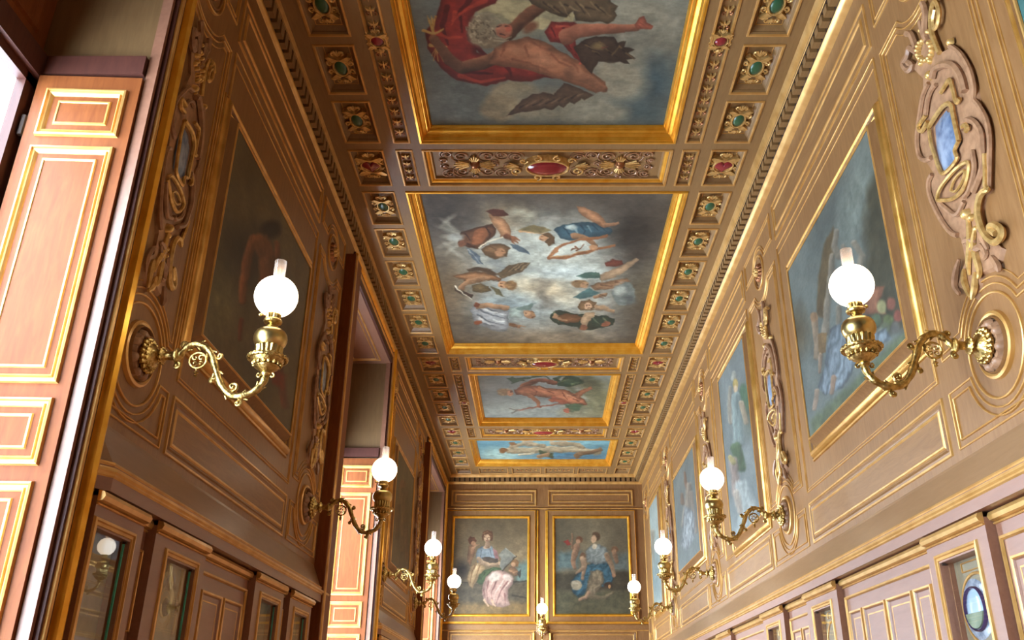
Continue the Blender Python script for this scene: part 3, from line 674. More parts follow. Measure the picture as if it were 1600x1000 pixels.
    p.E((104, 114, 118), 974, 460, 18, 18, 0, 0.15); p.E((150, 160, 162), 968, 453, 9, 8, 0, 0.9); p.E((70, 76, 80), 984, 468, 9, 9, 0, 0.9, 0.6); p.L((174, 130, 98), [(930, 464), (945, 460)], 3, 3); strokes(p, (90, 62, 48), 0.9, [(936, 463), (944, 466)], [(938, 460), (946, 463)])
    # lower right, lute
    p.G((48, 60, 50), [(861, 492), (868, 487), (882, 486), (905, 490), (925, 492), (948, 492), (962, 498), (958, 506), (940, 513), (920, 515), (890, 511), (872, 508), (863, 503)], 1.5, 1, 0.2); strokes(p, (84, 98, 78), 1.6, [(866, 490), (874, 498), (872, 504)], [(926, 496), (936, 506)], [(944, 496), (952, 502)])
    p.G((128, 84, 54), [(870, 494), (884, 490), (902, 490), (912, 496), (904, 504), (886, 507), (874, 502)], 1.5, 1, 0.35); p.L((178, 134, 102), [(868, 494), (880, 499), (886, 501)], 2.6, 2.2); p.G((194, 160, 128), [(914, 488), (928, 487), (930, 494), (920, 502), (916, 511), (908, 511), (908, 500)], 1.5, 1, 0.3)
    p.G((134, 102, 72), [(902, 478), (908, 470), (922, 468), (932, 474), (930, 482), (918, 485), (906, 483)], 1.5, 1, 0.3); p.E((196, 156, 128), 919, 478, 6.5, 5, 0, 0.3); strokes(p, (90, 60, 46), 1, [(916, 477), (918, 477)], [(921, 477), (923, 477)], [(918, 481), (921, 481)]); p.L((180, 144, 114), [(932, 480), (944, 481), (958, 486)], 3.6, 2.6, 1.5); p.E((128, 76, 56), 946, 505, 8, 4, -20, 0.4); p.E((126, 80, 58), 912, 512, 7, 3.5, 0, 0.4)
def pC(p):
    p.E((112, 114, 92), 925, 625, 40, 34, 0, 0.8); p.E((150, 158, 158), 800, 640, 90, 16, 0, 0.9, 0.5); p.E((84, 86, 70), 912, 600, 26, 12, 0, 0.7); p.E((120, 120, 104), 900, 645, 30, 8, 0, 0.8, 0.7)
    for q in range(10): p.E([(126, 126, 104), (88, 92, 78), (150, 156, 156)][q % 3], 880 + (q * 17) % 60, 595 + (q * 13) % 52, 9, 4, 20 * (q % 4), 0.9, 0.5)
    strokes(p, (60, 78, 66), 2.2, [(800, 592), (825, 590), (850, 588), (862, 594)], [(866, 592), (880, 588), (900, 590)], op=1); p.G((64, 84, 66), [(790, 591), (800, 587), (806, 590), (815, 592), (822, 596), (810, 596), (800, 599), (796, 594)], 1.4)
    p.G((56, 76, 60), [(866, 590), (876, 594), (890, 587), (902, 589), (914, 596), (904, 600), (890, 604), (872, 602)], 1.4, 1, 0.2); strokes(p, (90, 110, 84), 1, [(872, 596), (890, 594)], [(894, 600), (906, 596)])
    p.L((156, 98, 76), [(810, 612), (818, 603), (832, 597), (852, 595), (868, 597)], 4.4, 3, 1.4, 0.6)
    p.G((172, 110, 84), [(804, 609), (816, 604), (836, 602), (860, 606), (884, 609), (902, 616), (914, 625), (918, 633), (904, 635), (884, 630), (862, 622), (840, 618), (820, 618), (808, 616)], 1.5, 1, 0.4, 7); p.G((178, 118, 90), [(896, 616), (908, 610), (922, 604), (926, 607), (914, 614), (904, 622)], 1.4, 1, 0.3)
    strokes(p, (116, 68, 52), 1.1, [(830, 606), (840, 612), (838, 617)], [(856, 610), (866, 616)], [(880, 614), (886, 624)], [(896, 622), (906, 628)]); strokes(p, (204, 146, 116), 1.4, [(842, 606), (860, 610)], [(886, 616), (900, 622)], op=0.6)
    p.L((174, 114, 86), [(820, 614), (832, 620), (840, 628), (843, 636)], 4, 2.6, 1.4); p.E((136, 112, 88), 788, 612, 12, 5, 0, 0.3); p.E((182, 130, 102), 798, 614, 5, 4, 0, 0.4); strokes(p, (170, 150, 124), 1, [(780, 610), (790, 608)], [(778, 613), (788, 616)], [(794, 608), (800, 609)]); strokes(p, (80, 54, 42), 0.8, [(799, 612), (802, 612)])
    strokes(p, (132, 76, 62), 1.1, [(806, 642), (845, 635), (884, 629)], op=1, w1=1); strokes(p, (96, 90, 84), 0.9, [(795, 640), (808, 642), (800, 646)], op=1, w1=0.9)
    p.G((170, 96, 74), [(856, 624), (866, 621), (880, 624), (888, 628), (876, 629), (862, 627)], 1.3, 1, 0.2); p.G((146, 82, 66), [(878, 642), (888, 637), (896, 640), (886, 645)], 1.3); p.G((70, 88, 70), [(880, 631), (900, 630), (912, 634), (905, 642), (890, 643)], 2, 0.7)
def pD(p):
    p.E((70, 116, 150), 900, 715, 50, 10, 0, 0.8); p.E((150, 186, 196), 780, 710, 30, 10, 0, 0.9); p.E((120, 166, 184), 870, 692, 60, 5, 0, 0.9)
    p.L((206, 190, 164), [(796, 704), (830, 703), (880, 702), (935, 706)], 5, 5, 2, 0.5); p.L((196, 176, 150), [(800, 698), (820, 692), (850, 696)], 4, 3); p.L((190, 170, 144), [(862, 692), (890, 694), (910, 698)], 3.5, 3); p.E((130, 90, 60), 786, 704, 7, 4, 0, 0.4); p.E((120, 84, 56), 802, 693, 6, 3, 0, 0.4)
    p.L((150, 120, 96), [(900, 712), (925, 706), (938, 702)], 4, 3); p.L((80, 96, 76), [(845, 706), (862, 712)], 3, 3); p.L((222, 210, 190), [(812, 712), (835, 708)], 2, 2); p.L((176, 140, 110), [(842, 714), (856, 710)], 3, 3)
def pR1(p):
    p.E((120, 134, 136), 1340, 300, 22, 100, 12, 0.9, 0.7); p.G((72, 70, 56), [(1375, 250), (1352, 300), (1352, 380), (1345, 460), (1350, 520), (1420, 520), (1400, 420)], 14, 0.85); p.E((96, 84, 62), 1245, 520, 20, 40, 0, 0.9, 0.7)
    p.G((102, 84, 58), [(1303, 352), (1288, 380), (1278, 430), (1276, 490), (1290, 500), (1300, 440), (1306, 380)], 4)
    for a in ([(1308, 362), (1304, 385), (1310, 400)], [(1318, 385), (1324, 402), (1322, 430)], [(1335, 380), (1346, 400), (1340, 430)], [(1300, 400), (1296, 440), (1290, 520)], [(1310, 480), (1312, 540), (1300, 590)]): p.L((168, 158, 148), a, 4, 6, 3, 0.5)
    p.G((150, 92, 70), [(1345, 452), (1382, 448), (1375, 470), (1385, 490), (1352, 492)], 3, 1, 0.2)
    for i, (x, y, c) in enumerate([(1378, 480, (150, 150, 104)), (1392, 474, (150, 84, 70)), (1388, 500, (96, 112, 70)), (1402, 494, (140, 70, 60)), (1383, 513, (92, 104, 84)), (1370, 500, (84, 108, 84)), (1398, 512, (90, 92, 96)), (1378, 522, (120, 130, 130))]): p.E(c, x, y, 7, 10, 0, 0.5)
    p.folds((112, 132, 160), [(1296, 515), (1320, 500), (1348, 505), (1372, 520), (1385, 512), (1392, 530), (1365, 545), (1335, 575), (1318, 606), (1288, 618), (1278, 605), (1290, 570), (1292, 540)], 1, 25, 13, 0.25)
    p.L((176, 150, 128), [(1273, 500), (1276, 540), (1274, 560)], 5, 4); p.E((150, 112, 82), 1272, 494, 6, 8, 0, 0.4); p.G((124, 96, 62), [(1278, 520), (1292, 520), (1292, 550), (1280, 556)], 2); p.L((180, 150, 130), [(1283, 556), (1281, 582)], 4, 3); p.L((188, 160, 144), [(1276, 612), (1272, 640)], 4, 3); p.L((188, 150, 130), [(1304, 590), (1300, 614)], 5, 3)
    p.G((92, 108, 80), [(1264, 690), (1266, 660), (1300, 625), (1340, 590), (1420, 510), (1425, 530)], 8, 0.85)
def pR0(p): p.E((70, 120, 128), 1600, 10, 40, 60, 0, 0.8); p.E((60, 74, 60), 1580, 200, 80, 80, 0, 0.8)
def pR2(p):
    p.E((74, 82, 66), 1170, 640, 14, 40, 0, 0.9, 0.5); p.E((70, 104, 84), 1162, 622, 8, 22, 0, 0.35); p.L((190, 196, 200), [(1147, 582), (1146, 592)], 3, 4); p.E((176, 150, 84), 1149, 600, 4, 9, 0, 0.4); p.E((196, 166, 140), 1149, 608, 3, 6, 0, 0.4)
    p.L((184, 176, 170), [(1141, 605), (1139, 630), (1142, 660)], 2.5, 3); p.L((148, 172, 186), [(1150, 620), (1152, 650), (1154, 690)], 7, 9, 3, 0.5); p.L((190, 170, 150), [(1158, 630), (1166, 660)], 4, 4); p.L((90, 120, 90), [(1150, 700), (1158, 730)], 9, 8, 4); p.L((174, 150, 150), [(1146, 720), (1150, 770)], 6, 7, 4, 0.5); p.L((186, 170, 110), [(1142, 715), (1146, 722)], 4, 4)
    p.L((176, 190, 206), [(1158, 760), (1170, 800), (1165, 830)], 10, 14, 8, 0.4); p.L((196, 180, 176), [(1150, 770), (1156, 800)], 5, 4, 4)
def pR3(p):
    p.L((160, 116, 90), [(1070, 738), (1071, 752), (1075, 764)], 2, 3); p.L((178, 160, 148), [(1077, 758), (1074, 790), (1070, 820)], 4, 6, 3, 0.5); p.L((170, 150, 140), [(1080, 770), (1084, 800), (1086, 830)], 2.5, 4, 3); p.folds((140, 150, 168), [(1070, 790), (1084, 800), (1086, 840), (1070, 866), (1064, 850)], 0, 10, 6, 0.25); p.L((150, 116, 96), [(1065, 772), (1066, 786)], 2, 3)
def pR4(p): p.L((170, 160, 150), [(1020, 830), (1018, 860), (1022, 890)], 3, 4, 3); p.E((110, 128, 140), 1025, 900, 8, 30, 0, 0.9)
def pL1(p):
    p.E((92, 86, 62), 345, 470, 26, 60, 10, 0.8, 0.7); p.E((40, 30, 24), 390, 400, 34, 50, 0, 0.9, 0.6); p.E((36, 26, 22), 424, 358, 16, 14, 0, 0.6)
    p.L((150, 92, 60), [(396, 372), (388, 400), (381, 440), (380, 470)], 8, 6, 4, 0.6); p.L((146, 92, 60), [(406, 376), (418, 400), (420, 450)], 12, 14, 6, 0.6); p.L((136, 84, 56), [(432, 380), (434, 400)], 4, 4, 3); p.L((110, 50, 38), [(378, 500), (376, 530)], 3, 3, 3)
    p.L((120, 66, 46), [(416, 440), (426, 500), (432, 560), (440, 600), (446, 636)], 12, 5, 6, 0.5); p.G((110, 40, 28), [(420, 570), (448, 585), (444, 610), (424, 600)], 5, 0.7)
def pL2(p): p.L((120, 100, 68), [(628, 760), (632, 800), (630, 860)], 6, 5, 5); p.L((110, 88, 60), [(622, 790), (620, 840)], 4, 3, 4); p.L((124, 100, 72), [(634, 830), (637, 880)], 3, 3, 3); p.E((104, 76, 50), 629, 756, 5, 6, 0, 0.5)
def pE1(p):
    p.E((152, 128, 98), 812, 868, 26, 22, 0, 1.0, 0.7); p.G((104, 126, 126), [(806, 880), (830, 872), (830, 910), (806, 910)], 8, 0.8); p.G((92, 80, 64), [(705, 909), (830, 909), (830, 948), (705, 948)], 5, 0.9); p.G((128, 100, 62), [(705, 942), (830, 940), (830, 970), (705, 970)], 8, 0.9); p.E((60, 50, 44), 722, 890, 12, 16, 0, 0.8, 0.7)
    strokes(p, (64, 56, 46), 1, [(712, 910), (830, 908)], [(800, 930), (828, 934)], w1=1)
    p.G((184, 132, 98), [(731, 852), (740, 850), (742, 862), (738, 874), (734, 884), (730, 878), (730, 864)], 1.2, 1, 0.35); p.G((110, 68, 48), [(731, 844), (735, 838), (742, 838), (746, 844), (742, 848), (734, 850)], 1.2); p.E((186, 132, 100), 740, 848, 3.5, 3.5, 0, 0.4); strokes(p, (186, 134, 102), 1.6, [(738, 856), (744, 851), (749, 850)], op=1)
    p.G((184, 148, 108), [(737, 884), (744, 878), (752, 877), (758, 888), (752, 900), (744, 910), (738, 919), (733, 914), (730, 904), (733, 892)], 1.4, 1, 0.3); strokes(p, (128, 92, 62), 1, [(742, 884), (738, 896), (735, 910)], [(750, 884), (746, 898), (740, 912)]); strokes(p, (214, 188, 150), 0.9, [(746, 882), (741, 898)])
    p.G((88, 106, 72), [(750, 897), (758, 890), (772, 886), (788, 889), (778, 896), (764, 902), (756, 912), (750, 914), (745, 909)], 1.4, 1, 0.25); strokes(p, (58, 72, 50), 1, [(758, 894), (752, 906)], [(772, 890), (762, 898)])
    p.G((190, 148, 142), [(760, 900), (770, 893), (784, 892), (795, 896), (803, 903), (802, 912), (794, 922), (793, 932), (797, 944), (786, 948), (772, 947), (758, 941), (753, 930), (754, 918)], 1.4, 1, 0.3)
    strokes(p, (136, 88, 88), 1.2, [(764, 908), (760, 924), (762, 938)], [(776, 906), (768, 924), (770, 944)], [(794, 908), (782, 924), (776, 942)], [(788, 928), (790, 942)], [(756, 922), (758, 934)]); strokes(p, (222, 194, 186), 1.2, [(770, 906), (764, 922)], [(786, 908), (774, 926), (772, 938)], [(798, 908), (788, 920)]); p.E((206, 190, 184), 772, 902, 9, 6, -20, 0.6); p.E((206, 182, 176), 793, 903, 7, 5, 10, 0.6)
    p.G((140, 154, 174), [(743, 864), (746, 857), (752, 853), (768, 853), (774, 860), (778, 868), (778, 876), (764, 877), (750, 878), (745, 880), (743, 872)], 1.3, 1, 0.3); strokes(p, (96, 104, 124), 0.9, [(752, 860), (750, 872)], [(766, 858), (768, 870)]); p.G((150, 104, 108), [(770, 856), (778, 862), (780, 874), (774, 876)], 1.2); p.G((84, 70, 62), [(752, 872), (764, 870), (778, 872), (778, 879), (756, 880)], 1.4); p.E((200, 160, 134), 761, 855, 6, 2.4, 0, 0.4)
    p.L((206, 166, 136), [(747, 874), (753, 880), (764, 883), (781, 880)], 3.6, 2.4, 1.3, 0.5); strokes(p, (206, 164, 134), 1, [(780, 878), (784, 879)], [(780, 881), (784, 882)], op=1)
    p.G((124, 82, 58), [(753, 838), (755, 831), (762, 828), (769, 831), (771, 839), (769, 845), (754, 844)], 1.2, 1, 0.2); p.E((208, 168, 138), 761, 841, 5, 6.4, 0, 0.25); p.L((200, 158, 130), [(762, 846), (762, 853)], 2.8, 4, 1.3); strokes(p, (92, 58, 46), 0.7, [(757.5, 839.5), (759.5, 839.5)], [(763, 839.5), (765, 839.5)], [(761, 841), (761.4, 843.4)], op=1); strokes(p, (160, 84, 72), 0.7, [(759.6, 845), (762.6, 845)], op=1); strokes(p, (160, 110, 78), 0.8, [(755, 834), (762, 831), (768, 835)])
    p.G((140, 138, 134), [(791, 856), (806, 869), (785, 893), (781, 884), (783, 872), (779, 867)], 1, 1, 0.15); strokes(p, (84, 70, 56), 0.8, [(806, 869), (785, 893)], op=1, w1=0.8); strokes(p, (176, 174, 168), 0.6, [(791, 857), (805, 869)], op=0.8)
    p.G((184, 132, 98), [(794, 887), (800, 884), (808, 890), (812, 897), (804, 900), (797, 896)], 1.3, 1, 0.35); p.G((168, 118, 76), [(798, 881), (800, 875), (806, 874), (811, 879), (809, 885), (802, 886)], 1.2, 1, 0.2); p.E((196, 144, 110), 802, 882, 3.4, 3.6, 0, 0.4); p.G((72, 70, 66), [(808, 896), (814, 889), (813, 903)], 1.3); strokes(p, (190, 138, 104), 1.4, [(796, 892), (802, 895), (808, 893)], op=1)
    strokes(p, (204, 160, 134), 2, [(757, 938), (760, 943), (763, 946)], [(769, 938), (771, 944), (775, 947)], op=1)
def pE2(p):
    p.G((90, 112, 120), [(868, 862), (905, 864), (905, 890), (868, 892)], 8, 0.8); p.G((96, 108, 112), [(955, 866), (985, 862), (985, 895), (955, 895)], 8, 0.7); p.G((74, 66, 52), [(865, 895), (985, 893), (985, 925), (865, 925)], 6, 0.9); p.G((92, 88, 66), [(865, 923), (985, 923), (985, 970), (865, 970)], 8, 0.9)
    p.folds((56, 98, 126), [(912, 885), (925, 880), (948, 878), (960, 896), (955, 912), (942, 918), (925, 912), (914, 928), (903, 934), (894, 926), (892, 908), (902, 896)], 2, 40, 11, 0.25)
    p.folds((140, 122, 100), [(922, 892), (932, 889), (941, 895), (944, 905), (938, 920), (925, 934), (913, 932), (919, 912)], 0, 20, 9, 0.15)
    p.folds((134, 144, 152), [(914, 862), (924, 851), (936, 850), (946, 856), (952, 868), (948, 880), (930, 882), (918, 878)], 0, 30, 9, 0.15); p.L((190, 150, 120), [(948, 868), (955, 882), (959, 897)], 4, 2.6); p.E((170, 120, 90), 959, 900, 3, 3, 0, 0.4)
    p.E((96, 70, 50), 931, 838, 7, 7, 0, 0.35); p.E((198, 156, 126), 927, 842, 4.5, 6, 10, 0.35); p.E((206, 190, 170), 929, 853, 4, 4, 0, 0.5)
    p.L((190, 138, 108), [(900, 854), (898, 864), (896, 876), (898, 888)], 5.5, 3); p.E((120, 76, 52), 905, 843, 5.5, 5.5, 0, 0.35); p.E((190, 140, 110), 903, 846, 3.5, 4, 0, 0.5); p.L((176, 130, 100), [(894, 856), (893, 845), (894, 834)], 2, 1.5); p.G((150, 50, 44), [(880, 846), (887, 842), (891, 850), (886, 852)], 2)
    p.E((124, 84, 58), 910, 869, 4.5, 5, 0, 0.4); p.E((190, 150, 120), 909, 872, 3, 3.5, 0, 0.5); p.L((196, 154, 124), [(912, 876), (914, 886), (910, 904)], 4.5, 2.5); p.L((196, 154, 124), [(912, 888), (900, 896)], 3, 2)
    p.E((130, 88, 60), 960, 859, 5.5, 5, 0, 0.4); p.E((180, 130, 100), 959, 862, 3.5, 4, 0, 0.5); p.L((180, 134, 104), [(960, 867), (964, 878)], 4, 3)
    p.E((164, 150, 130), 900, 914, 9, 8, 0, 0.3); p.E((188, 176, 156), 897, 911, 4, 3, 0, 0.8); p.L((200, 154, 126), [(920, 926), (915, 934), (906, 937)], 3, 2.2); p.E((70, 50, 38), 950, 915, 7, 5, 0, 0.5); p.E((196, 140, 90), 952, 917, 2.5, 3, 0, 0.5); p.L((150, 132, 104), [(920, 932), (945, 934), (958, 926)], 3, 2, 3)
PICT = {
    'A': (pA, (340, 330), dict(base=(96, 104, 106), seed=11, amp=0.22, blot=1.2, gain=0.92)),
    'B': (pB, (380, 420), dict(base=(84, 78, 74), seed=12, amp=0.3, blot=1.0, gain=0.86, sat=0.85)),
    'C': (pC, (260, 240), dict(base=(120, 130, 138), seed=13, amp=0.2, blot=1.4, gain=0.85)),
    'D': (pD, (260, 170), dict(base=(98, 146, 172), seed=14, amp=0.25, blot=1.6, gain=0.72)),
    'R0': (pR0, (40, 40), dict(base=(84, 104, 108), seed=15, gain=0.6)),
    'R1': (pR1, (240, 260), dict(base=(100, 112, 118), seed=16, amp=0.2, gain=0.62, sat=0.7)),
    'R2': (pR2, (120, 240), dict(base=(108, 120, 132), seed=17, amp=0.15, gain=0.6, sat=0.7)),
    'R3': (pR3, (120, 180), dict(base=(108, 118, 124), seed=18, amp=0.15, gain=0.6, sat=0.7)),
    'R4': (pR4, (60, 120), dict(base=(128, 142, 150), seed=19, amp=0.12, gain=0.7, sat=0.7)),
    'L1': (pL1, (220, 240), dict(base=(88, 76, 56), seed=20, amp=0.25)),
    'L2': (pL2, (100, 180), dict(base=(92, 84, 64), seed=21, amp=0.2)),
    'E1': (pE1, (220, 260), dict(base=(118, 100, 76), seed=22, amp=0.25, blot=1.5, gain=0.62, sat=0.8)),
    'E2': (pE2, (220, 260), dict(base=(118, 106, 86), seed=23, amp=0.22, blot=1.5, gain=0.62, sat=0.75)),
}


# ------------------------------------------------------------------ ceiling pictures in their gilded frames
names = [('large ceiling painting of a bearded man in a red cloak carried by eagles', 'A'),
         ('ceiling painting of winged musicians circling in grey clouds', 'B'),
         ('ceiling painting of a reclining nude holding a trident', 'C'),
         ('bright blue ceiling painting of pale figures, next to the end wall', 'D')]
for (u0, u1, v0, v1), (lab, key) in zip(CANV, names):
    t = thing('ceiling_painting', lab, 'painting', (0, 0, 0), 'ceiling paintings')
    m = MB([GOLD])
    m.frame(PC, u0, u1, v0, v1, [(-0.012, 0), (-0.008, 0.012), (0.008, 0.014), (0.014, -0.002), (0.02, -0.004), (0.03, -0.03), (0.05, -0.042), (0.054, -0.05), (0.062, -0.048), (0.072, -0.06), (0.078, -0.075), (0.084, -0.075), (0.092, -0.092), (0.095, -0.105)])
    build('frame', m, t)
    fn, res, kw = PICT[key]
    canvas(PC, u0 + 0.09, u1 - 0.09, v0 + 0.09, v1 - 0.09, -0.1, res[0], res[1], fn, t, **kw)

# ------------------------------------------------------------------ cornices with dentils
def run_profile(m, pts, a, b, mis):
    """sweep a profile of (x, z) along y from a to b"""
    vs = [(x, a, z) for x, z in pts] + [(x, b, z) for x, z in pts]; n = len(pts)
    for i in range(n - 1): m.add([vs[i], vs[i + 1], vs[n + i + 1], vs[n + i]], [(0, 1, 2, 3)], mis[i])
def cornice(name, pts, mis, dx):
    m = MB([GOLDC, OAKC, DARKM, GOLDP]); run_profile(m, pts, YB, YF, mis)  # recess behind the dentils is coloured dark brown
    return struct(build(name, m, None, True))
prR = [(1.772, 4.202), (1.776, 4.185), (1.784, 4.165), (1.793, 4.148), (1.80, 4.136), (1.802, 4.128), (1.806, 4.124), (1.864, 4.124), (1.864, 4.062), (1.866, 4.058), (1.872, 4.052), (1.882, 4.046), (1.888, 4.04), (1.90, 4.034), (1.93, 4.02)]
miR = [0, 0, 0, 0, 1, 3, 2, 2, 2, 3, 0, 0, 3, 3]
prL = [(-1.665, 4.202), (-1.668, 4.192), (-1.672, 4.182), (-1.677, 4.174), (-1.68, 4.168), (-1.682, 4.162), (-1.684, 4.158), (-1.72, 4.158), (-1.72, 4.056), (-1.716, 4.052), (-1.718, 4.044), (-1.722, 4.036), (-1.728, 4.03), (-1.732, 4.024), (-1.74, 4.016)]
COR_L = cornice('trim_1', prL, miR, 1); COR_R = cornice('trim_2', prR, miR, -1)
mf = MB([GOLDC, OAKC, DARKM, GOLDP])
prF = [(16.29, 4.205), (16.295, 4.185), (16.31, 4.17), (16.325, 4.155), (16.33, 4.145), (16.35, 4.145), (16.35, 4.07), (16.335, 4.065), (16.34, 4.045), (16.35, 4.03), (16.363, 4.02)]
for i in range(len(prF) - 1):
    (y0, z0), (y1, z1) = prF[i], prF[i + 1]
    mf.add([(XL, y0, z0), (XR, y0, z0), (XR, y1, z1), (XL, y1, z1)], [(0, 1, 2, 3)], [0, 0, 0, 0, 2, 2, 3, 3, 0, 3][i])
COR_F = struct(build('trim_3', mf))
P0 = lambda u, v, h: (u, v, h)
dm = MB([OAKC]); dm.slab(P0, -0.026, 0.026, -0.031, 0.031, -0.028, 0.028); DENT = dm.mesh('dentil')
dm = MB([OAKC]); dm.slab(P0, -0.019, 0.019, -0.031, 0.031, -0.048, 0.048); DENTL = dm.mesh('dentil')
y = 3.6
while y < YF - 0.06:
    link('dentil', DENT, COR_R, (1.838, y, 4.094)); link('dentil', DENTL, COR_L, (-1.701, y, 4.108)); y += 0.095
x = XL + 0.09
dm = MB([OAKC]); dm.slab(P0, -0.031, 0.031, -0.012, 0.012, -0.034, 0.034); DENTF = dm.mesh('dentil')
while x < XR - 0.06:
    link('dentil', DENTF, COR_F, (x, YF - 0.02, 4.108)); x += 0.095

# ------------------------------------------------------------------ wall panelling
def field_panel(P, wall, u0, u1, v0, v1, mat=None):
    """gold-lined panel: outer bead, hollow, inner bead round a raised field"""
    m = MB([GOLDP, mat or OAK])
    m.frame(P, u0, u1, v0, v1, [(-0.008, 0), (-0.005, 0.009), (0.005, 0.009), (0.009, 0.002), (0.02, 0.004), (0.026, 0.012), (0.034, 0.006), (0.042, 0.004), (0.048, 0.01), (0.056, 0.011), (0.061, 0.006)],
            mis=[0, 0, 0, 1, 1, 1, 1, 0, 0, 0])
    m.quad(P, u0 + 0.06, u1 - 0.06, v0 + 0.06, v1 - 0.06, 0.006, 1)
    return build('panel', m, wall)
ZM, RM = 1.437, 0.262          # medallion behind each lamp
ZT = 3.56                      # medallion at the head of each pilaster
def pilaster(P, wall, c, hw, lo=None, hi=None, full=True, sg=1):
    """carved pilaster: shouldered panel, lamp medallion, head medallion"""
    a, b = (c - hw if lo is None else lo), (c + hw if hi is None else hi)
    m = MB([GOLDP, OAKV])
    for (ins, w, h) in ((0, 0.009, 0.009), (0.03, 0.009, 0.011), (0.062, 0.006, 0.007)):
        r = RM + ins; z0 = 1.55 + ins; z1 = 3.42 - ins
        k0 = math.degrees(math.asin((z0 - ZM) / r)); k1 = math.degrees(math.asin(min(0.99, (ZT - z1) / r)))
        path = [(a + ins, z0)] + [p for p in arc(c, ZM, r, 180 - k0, k0)] + [(b - ins, z0), (b - ins, z1)] + [p for p in arc(c, ZT, r, -k1, -180 + k1)] + [(a + ins, z1)]
        m.strip(P, path, w, h, True, 0)
    build('panel', m, wall)
    m = MB([GOLDP, OAKV])
    for (ins, w, h) in ((0, 0.009, 0.009), (0.035, 0.009, 0.011)):
        r = RM + ins; z1 = 1.385 - ins; z0 = 1.12 + ins
        k = math.degrees(math.asin((ZM - z1) / r))
        if z1 - 0.02 > z0: m.strip(P, [(a + ins, z0), (b - ins, z0), (b - ins, z1)] + arc(c, ZM, r, -k, -180 + k) + [(a + ins, z1)], w, h, True, 0)
    build('panel', m, wall)
    m = MB([GOLDP, OAKV])                       # head panel, upper half of the shouldered field
    for (ins, w, h) in ((0, 0.009, 0.009), (0.03, 0.008, 0.009)):
        r = RM - 0.06 + ins; z0 = 3.62 + ins; z1 = 3.87 - ins
        k = math.degrees(math.asin((z0 - ZT) / r))
        kt = math.asin(min(1, (z1 - ZT) / r)) if z1 - ZT < r else None
        m.strip(P, [(a + ins, z0)] + arc(c, ZT, r, 180 - k, k) + [(b - ins, z0), (b - ins, z1), (a + ins, z1)], w, h, True, 0)
    build('panel', m, wall)
    m = MB([GOLDP, OAKV, BRONZE])
    m.strip(P, arc(c, ZM, 0.225, 0, 352, 44), 0.012, 0.012, True, 0)
    m.strip(P, arc(c, ZM, 0.135, 0, 350, 36), 0.028, 0.022, True, 0)
    m.strip(P, arc(c, ZM, 0.118, 0, 350, 36), 0.01, 0.03, True, 1)
    build('lamp_medallion', m, wall, True)
    m = MB([GOLDP, OAKV, BRONZE, GOLDR])
    m.strip(P, arc(c, ZT, 0.15, 0, 350, 36), 0.016, 0.016, True, 0)
    m.strip(P, arc(c, ZT, 0.125, 0, 350, 36), 0.012, 0.012, True, 1)
    for k in range(12):
        a_ = 2 * math.pi * k / 12
        m.dome(P, c + 0.06 * math.cos(a_), ZT + 0.06 * math.sin(a_), 0.026, 0.026, 0, 0.03, 2, 8, 3)
    for k in range(6):
        a_ = 2 * math.pi * k / 6
        m.dome(P, c + 0.024 * math.cos(a_), ZT + 0.024 * math.sin(a_), 0.017, 0.017, 0.02, 0.03, 3, 8, 3)
    m.dome(P, c, ZT, 0.014, 0.014, 0.03, 0.035, 3, 8, 3)
    build('rosette', m, wall, True)

def bay_mouldings(P, wall, a, b):
    """everything round a picture: frieze panel above, border lines, long panel below"""
    m = MB([GOLDP, OAK])
    m.frame(P, a, b, 3.56, 3.87, [(-0.008, 0), (-0.005, 0.01), (0.006, 0.01), (0.01, 0.002), (0.05, 0.004), (0.056, 0.014), (0.068, 0.014), (0.074, 0.004)], mis=[0, 0, 0, 1, 0, 0, 0])
    m.quad(P, a + 0.07, b - 0.07, 3.63, 3.80, 0.005, 1)
    build('panel', m, wall)
    m = MB([GOLDP]); m.rectline(P, a, b, 1.475, 3.47, 0.009, 0.01); m.rectline(P, a + 0.02, b - 0.02, 1.495, 3.41, 0.006, 0.006)
    build('panel', m, wall)
    field_panel(P, wall, a, b, 1.12, 1.39)

def wall_picture(P, u0, u1, v0, v1, label, key, lineno=0):
    t = thing('framed_painting', label, 'painting', (0, 0, 0), 'pictures set in the panelling')
    A = 0.058
    m = MB([WALLG, OAKV, GOLDP])
    m.frame(P, u0 - 0.13, u1 + 0.13, v0 - 0.115, v1 + 0.115,
            [(-0.003, 0), (0.0, 0.012), (0.01, 0.016), (0.014, 0.008), (0.018, 0.014), (0.03, 0.034), (0.046, 0.04), (0.058, 0.032), (0.064, 0.014), (0.068, 0.018), (0.074, 0.012), (0.078, 0.006), (0.116, A - 0.002), (0.119, A + 0.006), (0.127, A + 0.004), (0.13, A - 0.004)],
            mis=[0, 0, 1, 0, 0, 0, 0, 1, 0, 0, 1, 1, 2, 2, 2])
    build('frame', m, t, True)
    fn, res, kw = PICT[key]
    # the canvas fills the sight edge (inset 0.13 across, 0.115+0.015 up and down)
    canvas(P, u0, u1, v0 + 0.015, v1 - 0.015, A - 0.006, res[0], res[1], fn, t, **kw)
    return t

